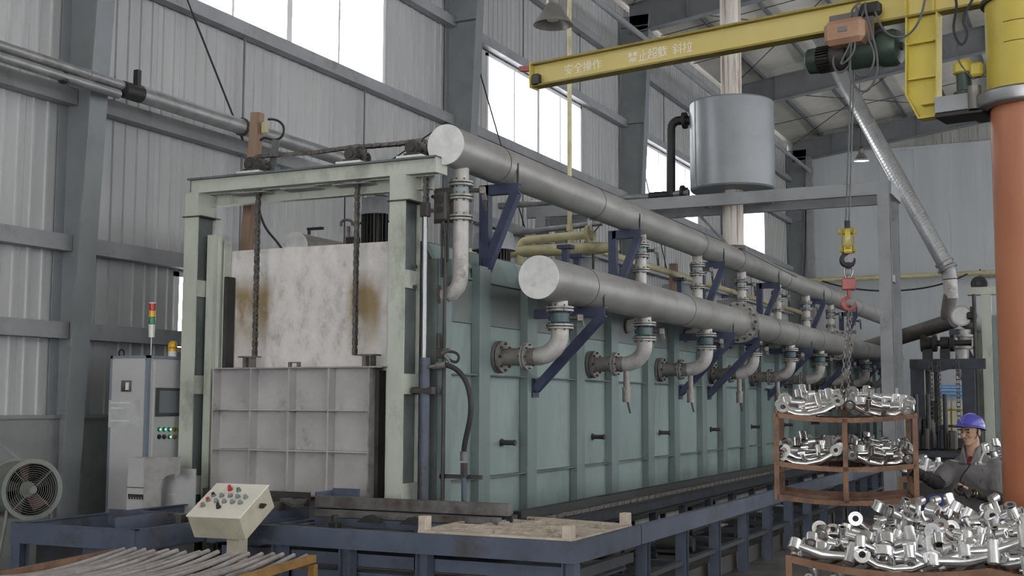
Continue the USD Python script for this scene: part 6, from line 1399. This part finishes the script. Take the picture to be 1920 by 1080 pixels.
# gloved hands with five separate fingers
def hand(w_, d_, palm_n, curl, thumb_side):
    d_ = unit(d_); s_ = unit(np.cross(palm_n, d_)) * thumb_side; n_ = unit(np.cross(d_, s_)) * thumb_side; n_ = n_ if n_ @ palm_n > 0 else -n_
    kn = [w_ + d_ * .095 + s_ * o_ for o_ in (.034, .012, -.011, -.032)]
    m_ = m3.Manifold.batch_hull([sp(w_, .028), sp(w_ + d_ * .02 + s_ * .016, .024), sp(w_ + d_ * .02 - s_ * .016, .024)] + [sp(k, .0145) for k in kn])
    out = smooth_mesh(m_, .006, 5); parts = [out]
    for k, L_, cu in zip(kn, (.075, .084, .078, .06), curl):
        a_ = 0; P = [k - d_ * .012]; p_ = k
        for seg, f_ in ((.45, .75), (.3, 1.0), (.25, .7)):
            a_ += cu * f_; p_ = p_ + (d_ * math.cos(a_) + n_ * math.sin(a_)) * L_ * seg; P.append(p_)
        parts.append(smooth_mesh(chain_m(*[(q, r_) for q, r_ in zip(P, (.0125, .0115, .0105, .009))]), .004, 4))
    t0 = w_ + d_ * .03 + s_ * .03; t1 = t0 + (s_ * .65 + d_ * .6 + n_ * .35) * .045; t2 = t1 + (d_ * .75 + s_ * .05 + n_ * .6) * .034; t3 = t2 + (d_ * .7 - s_ * .25 + n_ * .6) * .026
    parts.append(smooth_mesh(chain_m((w_ + d_ * .03 + s_ * .012, .022), (t1, .0145), (t2, .0125), (t3, .010)), .005, 4))
    return trimesh.util.concatenate(parts)


hdR = unit(dep(1713, 884, d0 - .44) - wrR); wk.part('glove', hand(wrR + hdR * .02, hdR, unit(-UP * .4 - FW + 0 * RT), (.55, .6, .6, .65), 1), 'glove', smooth=True)
hdL = unit(dep(1795, 916, d0 - .42) - wrL); wk.part('glove', hand(wrL + hdL * .015, hdL, unit(-RT * .0 - FW * .8 + UP * .5), (.25, .75, .95, 1.0), 1), 'glove', smooth=True)
wk.part('glove_cuff', MB().cyl(wrL - hdL * .01, wrL + hdL * .018, .036, 16), 'brass'); wk.part('held_pin', MB().tube([wrL + hdL * .07 - FW * .04 + UP * .02, wrL + hdL * .15 - FW * .045 + UP * .035], .011, 10), 'skin')
tr = m3.Manifold.batch_hull([sp(hipR, .108), sp(hipL, .108), sp(pel + UP * .02, .1)]) + chain_m((hipR, .106), (knR, .082), (anR + UP * .02, .072)) + chain_m((hipL, .106), (knL, .082), (anL + UP * .02, .072))
wk.part('trousers', smooth_mesh(tr, .025, 8), 'cloth_grey', smooth=True)
for a_ in (anR, anL): wk.part('boot', smooth_mesh(m3.Manifold.batch_hull([sp(a_ + UP * .01, .058), sp(a_ - UP * .045 - chest_dir * .04, .044), sp(a_ - UP * .045 + chest_dir * .13, .044)]), .015, 4), 'black_plastic', smooth=True)

# ================================================================ RIGHT BACKGROUND
YL = 26.0
l_ = lambda px, py, y_=YL: at(px, py, Y=y_)
xa, xb = l_(1706, 680)[0], l_(1812, 680)[0]; z1 = l_(1760, 673)[2]; z0_ = l_(1760, 692)[2]
lf = Thing('chain_gantry', 'dark blue gantry with chains and a cross shaft beyond the hanging basket', 'frame', ((xa + xb) / 2, YL, 0))
lf.part('top_beam', MB().bx(xa, xb + .35, YL, YL + .2, z0_, z1), 'navy_dark', smooth=False); lf.part('beam_end', MB().bx(xa - .005, xa + .17, YL - .012, YL + .0, z0_ + .02, z1 - .02), 'black_steel', smooth=False)
for x_ in (xa + .12, xb + .02): lf.part('post', MB().bx(x_ - .12, x_ + .12, YL + .02, YL + .24, 0, z0_), 'navy_dark', smooth=False)
lf.part('rear_post', MB().bx(l_(1729, 700)[0], l_(1738, 700)[0], YL + .5, YL + .62, 0, z0_ + .1), 'old_steel', smooth=False)
lf.part('shaft', MB().cyl((xa + .2, YL + .1, z1 + .32), (xb + .1, YL + .1, z1 + .32), .06, 16), 'black_steel')
for px in (1738, 1771): x_ = l_(px, 660)[0]; lf.part('bearing_block', MB().bx(x_ - .09, x_ + .09, YL, YL + .2, z1, z1 + .2).cyl((x_ - .08, YL + .1, z1 + .32), (x_ + .08, YL + .1, z1 + .32), .13, 18), 'black_steel')
for px in (1730, 1752, 1785): x_ = l_(px, 655)[0]; lf.part('chain_wheel', MB().cyl((x_ - .04, YL + .1, z1 + .32), (x_ + .04, YL + .1, z1 + .32), .17, 20), 'black_steel')
yk = [(l_(px, py)[0], l_(px, py)[2]) for px, py in ((1722, 686), (1790, 686), (1790, 690), (1760, 698), (1748, 698), (1722, 690))]
lf.part('yoke', MB().sec(yk[::-1], (0, YL - .1, 0), (0, YL - .04, 0)), 'navy_dark', smooth=False); lf.part('centre_column', MB().bx(l_(1751, 700)[0], l_(1760, 700)[0], YL - .02, YL + .1, 0.9, z1), 'black_steel', smooth=False)
lf.part('guide_block', MB().mesh(rbox(.2, .2, .5, .03), mat4(np.eye(3), l_(1754, 775))), 'black_steel'); lf.part('low_bar', MB().bx(l_(1740, 800)[0], xb, YL - .1, YL - .02, l_(1750, 801)[2], l_(1750, 796)[2]), 'black_steel', smooth=False)
for i, (px, lab) in enumerate(((1747, 'left slack chain hanging in the dark blue gantry'), (1762, 'middle chain hanging in the dark blue gantry'), (1797, 'right chain hanging in the dark blue gantry'))):
    x_ = l_(px, 700)[0]; roller_chain('lifting_chain', [(x_, YL - .14, .9), (x_, YL - .14, z0_ + .15)], lab, p=.09, w=.035, axis=(1, 0, 0))
mb = Thing('machine_bed', 'black machine bed cluttered with fittings behind the worker', 'machine', l_(1750, 850, 17))
m_ = lambda px, py: at(px, py, Y=17.0)
mb.part('bed', MB().bx(m_(1690, 850)[0], m_(1850, 850)[0], 17, 18.5, 0, m_(1750, 846)[2]), 'black_steel', smooth=False); mb.part('beam', MB().bx(m_(1690, 850)[0], m_(1850, 850)[0], 16.85, 17, m_(1750, 886)[2], m_(1750, 862)[2]), 'navy_dark', smooth=False); mb.part('ledge', MB().bx(m_(1690, 850)[0], m_(1850, 850)[0], 16.8, 17, m_(1750, 856)[2], m_(1750, 850)[2]), 'table_dark', smooth=False)
r2 = random.Random(5)
for k in range(26):
    px = r2.uniform(1695, 1800); hh = r2.uniform(.08, .45) * (1 if px < 1745 else .7); p_ = m_(px, 846); mb.part('fitting', MB().mesh(rbox(r2.uniform(.06, .2), .15, hh, .02), mat4(np.eye(3), (p_[0], 17.3 + r2.uniform(0, .8), p_[2] + hh / 2))), r2.choice(('black_steel', 'old_steel', 'black_steel', 'table_dark')))
for px in (1700, 1712, 1735, 1768): p_ = m_(px, 846); mb.part('upright', MB().cyl((p_[0], 17.4, p_[2]), (p_[0], 17.4, p_[2] + .75), .03, 10), 'black_steel')
# second furnace
Y2 = 28.0; s2 = lambda px, py: at(px, py, Y=Y2)
f2 = Thing('furnace_portal', 'pale green steel portal of a second furnace beside the orange pillar', 'gantry', s2(1845, 900) * [1, 1, 0])
xL, xR = s2(1818, 600)[0], s2(1840, 600)[0]; zb = s2(1840, 552)[2]; zt2 = s2(1840, 538)[2]
f2.part('top_beam', MB().bx(s2(1813, 545)[0], s2(1813, 545)[0] + 3.2, Y2, Y2 + .3, zb, zt2), 'pale_green', smooth=False); f2.part('post', MB().bx(s2(1840, 600)[0], s2(1859, 600)[0], Y2 + .02, Y2 + .25, 0, zb), 'pale_green', smooth=False); f2.part('rear_post', MB().bx(s2(1826, 600)[0], s2(1838, 600)[0], Y2 + .3, Y2 + .5, 0, zb - .8), 'pale_green', smooth=False); f2.part('guide', MB().bx(s2(1861, 640)[0], s2(1872, 640)[0], Y2 + .1, Y2 + .3, 0, s2(1865, 590)[2]), 'teal_rib', smooth=False)
f2.part('rod', MB().cyl((s2(1828, 600)[0], Y2 - .1, s2(1828, 690)[2]), (s2(1828, 600)[0], Y2 - .1, zb), .04, 12), 'old_steel'); f2.part('cylinder_barrel', MB().cyl((s2(1828, 600)[0], Y2 - .1, 0), (s2(1828, 600)[0], Y2 - .1, s2(1828, 690)[2]), .07, 14), 'black_steel')
f2.part('second_post', MB().bx(s2(1859, 600)[0] + 2.2, s2(1859, 600)[0] + 2.45, Y2 + .02, Y2 + .25, 0, zb), 'pale_green', smooth=False); f2.part('clamp', MB().mesh(rbox(.35, .2, .4, .05), mat4(np.eye(3), s2(1822, 715))), 'black_steel')
sp2 = s2(1835, 532); f2.part('sprocket', MB().cyl((sp2[0], Y2 + .05, sp2[2]), (sp2[0], Y2 + .15, sp2[2]), .17, 18), 'black_steel'); f2.part('sprocket_shaft', MB().cyl((sp2[0], Y2 - .05, sp2[2]), (sp2[0], Y2 + .3, sp2[2]), .05, 12), 'old_steel'); f2.part('beam_chain', MB().bx(sp2[0], sp2[0] + 2.5, Y2 + .07, Y2 + .13, sp2[2] + .13, sp2[2] + .18), 'chain', smooth=False); f2.part('furnace_wall', MB().bx(s2(1862, 700)[0] + .15, s2(1862, 700)[0] + 2.2, Y2 + .6, Y2 + 9, 0.3, 3.4), 'teal', smooth=False)
ch = s2(1803, 592); t = Thing('header_pipe', 'second furnace header pipe with a speckled round end cap', 'pipe', ch); t.part('tube', MB().cyl((ch[0], Y2 + .02, ch[2]), (ch[0], Y2 + 8, ch[2]), .21, 32), 'pipe_grey'); t.part('end_cap', MB().cyl((ch[0], Y2 - .02, ch[2]), (ch[0], Y2 + .02, ch[2]), .2, 32), 'cap_white'); t.part('rim', MB().ring((ch[0], Y2, ch[2]), (0, 1, 0), .19, .225, .05, 32), 'silver')
t.part('side_valve', MB().mesh(rbox(.2, .15, .16, .03), mat4(np.eye(3), s2(1822, 592))).cyl(s2(1822, 605), s2(1822, 575), .04, 10), 'old_steel')
t = Thing('pipe_bracket', 'blue bracket under the speckled header end cap', 'bracket', s2(1790, 625)); t.part('arm', MB().bx(s2(1780, 625)[0], s2(1826, 625)[0], Y2 - .05, Y2 + .15, s2(1800, 627)[2], s2(1800, 617)[2]), 'navy_dark', smooth=False); t.part('strut', MB().bar(s2(1797, 628), s2(1829, 684), .12, .1), 'navy_dark', smooth=False); t.part('foot_plate', MB().mesh(rbox(.05, .2, .3, .01), mat4(np.eye(3), s2(1831, 684))), 'navy_dark', smooth=False)
t = Thing('branch_pipe', 'stained white branch pipe hanging from the speckled header', 'pipe', s2(1806, 680)); t.part('riser', MB().cyl(s2(1810, 655), s2(1810, 618), .13, 20), 'pipe_white'); t.part('elbow', MB().tube(run([s2(1805, 655), s2(1805, 700), s2(1826, 716)], .3), .15, 20), 'pipe_white'); t.part('flange', MB().ring(s2(1808, 652), (0, 0, 1), .1, .21, .05), 'flange'); t.part('flange', MB().ring(s2(1810, 630), (0, 0, 1), .1, .21, .05), 'flange'); t.part('valve_handle', MB().bar(s2(1782, 630), s2(1790, 648), .06, .04), 'black_steel')
# rising brown pipe, stub and diagonal duct
YD = 33.0; dd = lambda px, py, y_=YD: at(px, py, Y=y_)
e0 = np.array([XL, 36.2, ZL + .05]); p1_, p2_ = dd(1625, 652, 34.5), dd(1788, 601)
t = Thing('rising_pipe', 'brown rusty pipe rising from the far end of the lower header', 'pipe', p1_); t.part('tube', MB().cyl(p1_, p2_, .2, 28), 'pipe_rusty'); t.part('mitre', MB().cyl((XL, 34.0, ZL), p1_, .215, 24, .2), 'pipe_grey'); q_ = dd(1781, 525); t.part('upright', MB().tube(run([p2_ + (p1_ - p2_) * .04, dd(1776, 590), dd(1783, 545), q_], .25), .17, 20), 'pipe_rusty'); t.part('lagging', MB().tube([dd(1783, 560), dd(1782, 535), q_], .178, 20), 'pipe_white')
a_, b_ = dd(1775, 500), dd(1487, -22)
t = Thing('exhaust_duct', 'long silver spiral duct slanting up to the roof', 'duct', a_); d_ = unit(b_ - a_); Ld = np.linalg.norm(b_ - a_)
pr = []
for k in range(int(Ld / .09)): pr += [(.205, k * .09), (.209, k * .09 + .006), (.205, k * .09 + .012)]
t.part('spiral_tube', MB().lathe(pr, a_, d_, 28), 'galv', smooth=40); t.part('elbow', MB().tube(run([a_ + d_ * .1, a_ - d_ * .12, q_ + UP * .02], .1), .19, 20), 'galv_dull'); t.part('joint_ring', MB().ring(a_ - d_ * .05, d_, .18, .26, .06), 'galv_dull'); t.part('joint_ring', MB().ring(a_ + d_ * .12, d_, .18, .25, .05), 'galv_dull')
pipe('gas_pipe', 'dull yellow gas pipe running level along the far wall', [[at(1500, 527, Y=44.9), at(1990, 505, Y=44.9)]], .085, 'yellow_pipe', extra=[('hanger', MB().bx(at(1837, 535, Y=44.9)[0], at(1840, 535, Y=44.9)[0], 44.88, 44.95, at(1838, 535, Y=44.9)[2], at(1838, 505, Y=44.9)[2]), 'old_steel')])
hose('cable', [at(1542, 527, Y=44.85), at(1600, 541, Y=44.7), at(1680, 545, Y=44.7), at(1760, 534, Y=44.7), at(1815, 513, Y=44.85)], .03, 'black cable sagging below the yellow pipe on the far wall', 'cable', ends=False)
bx_ = lambda x0, y0, x1, y1, Y: (lambda a, b: (a[0], b[0], Y - .03, Y, b[2], a[2]))(at(x0, y0, Y=Y), at(x1, y1, Y=Y))
t = Thing('notice_board', 'blue and white notice banner on the far wall above beige sheeting', 'banner', at(1780, 735, Y=45.4)); t.part('sheet', MB().bx(*bx_(1752, 722, 1812, 743, 45.4)), 'banner_blue', smooth=False)
for y0 in (725.5, 730.5, 737.5): t.part('print_line', MB().bx(*bx_(1756, y0, 1808, y0 + 1.6, 45.36)), 'cap_white', smooth=False)
t = Thing('sheeting', 'beige and white sheeting under the blue banner on the far wall', 'panel', at(1780, 770, Y=45.3))
for x0, x1, m__ in ((1690, 1735, 'cap_white'), (1735, 1762, 'cap_white'), (1762, 1785, 'cream'), (1785, 1815, 'cream')): q__ = list(bx_(x0, 752, x1 - .5, 834, 45.3)); q__[4] = 0; t.part('sheet', MB().bx(*q__), m__, smooth=False)
t = Thing('guard_rail', 'yellow guard rail posts in front of the far wall', 'railing', at(1782, 800, Y=38.5))
for x0, x1 in ((1774, 1777), (1782, 1787)): a_ = bx_(x0, 765, x1, 820, 38.5); t.part('post', MB().bx(a_[0], a_[1], 38.4, 38.5, 0, a_[5]), 'rail_yellow', smooth=False)
a_ = at(1690, 768, Y=38.5); t.part('rail', MB().bx(a_[0], at(1815, 768, Y=38.5)[0], 38.43, 38.47, a_[2] - .03, a_[2] + .02), 'rail_yellow', smooth=False)
# stacked castings behind the worker and the blue bag
for y_, x0, n_, lab in ((12.2, 1738, 5, 'behind the reaching arm'), (11.9, 1872, 12, 'between worker and orange pillar')):
    for k in range(n_):
        px = x0 + jit(18 if n_ < 8 else 9); py = 880 + (k // 3 * 7 if n_ > 8 else jit(4)) - (36 if n_ > 8 else 0) + (0 if n_ < 8 else (k % 3) * 6); put((1, 2, 0)[k % 3], at(px, py, Y=y_ + .12 * (k % 4)), rotz(jit(3)) @ rotx(jit(.4)), f'{NTH[k]} of those {lab}', 'castings ' + lab)
t = Thing('casting_rack', 'rusty rack carrying castings behind the worker', 'rack', (-1.2, 12.3, 0)); xr0, xr1 = at(1690, 890, Y=12.2)[0], at(1885, 890, Y=12.2)[0]; zr_ = at(1740, 893, Y=12.2)[2]
for y_ in (12.0, 12.75): t.part('long_rail', MB().bx(xr0, xr1, y_ - .02, y_ + .02, zr_ - .05, zr_), 'rust', smooth=False)
for k in range(10): x_ = xr0 + (xr1 - xr0) * (k + .5) / 10; t.part('slat', MB().bx(x_ - .015, x_ + .015, 12.0, 12.75, zr_ - .02, zr_ - .002), 'rust', smooth=False)
for x_ in (xr0 + .02, xr1 - .02):
    for y_ in (12.0, 12.75): t.part('leg', MB().bx(x_ - .02, x_ + .02, y_ - .02, y_ + .02, 0, zr_ - .05), 'rust', smooth=False)
bg = at(1762, 944, Y=11.6); single('cloth_bag', smooth_mesh(m3.Manifold.batch_hull([sp(bg + np.array(q) * .9, .06) for q in ((-.09, 0, -.07), (.09, 0, -.07), (.08, .1, .0), (-.08, .1, .02), (.03, 0, .03))]), .03, 6), 'bag_blue', 'blue cloth bag on the stool behind the worker', 'bag', smooth=True)
t = Thing('stool', 'low dark stool under the blue cloth bag', 'stool', (bg[0], bg[1], 0)); t.part('seat', MB().bx(bg[0] - .2, bg[0] + .2, bg[1] - .15, bg[1] + .2, bg[2] - .17, bg[2] - .135), 'black_steel', smooth=False)
for sx in (-.17, .17):
    for sy in (-.12, .17): t.part('leg', MB().bx(bg[0] + sx - .015, bg[0] + sx + .015, bg[1] + sy - .015, bg[1] + sy + .015, 0, bg[2] - .17), 'black_steel', smooth=False)
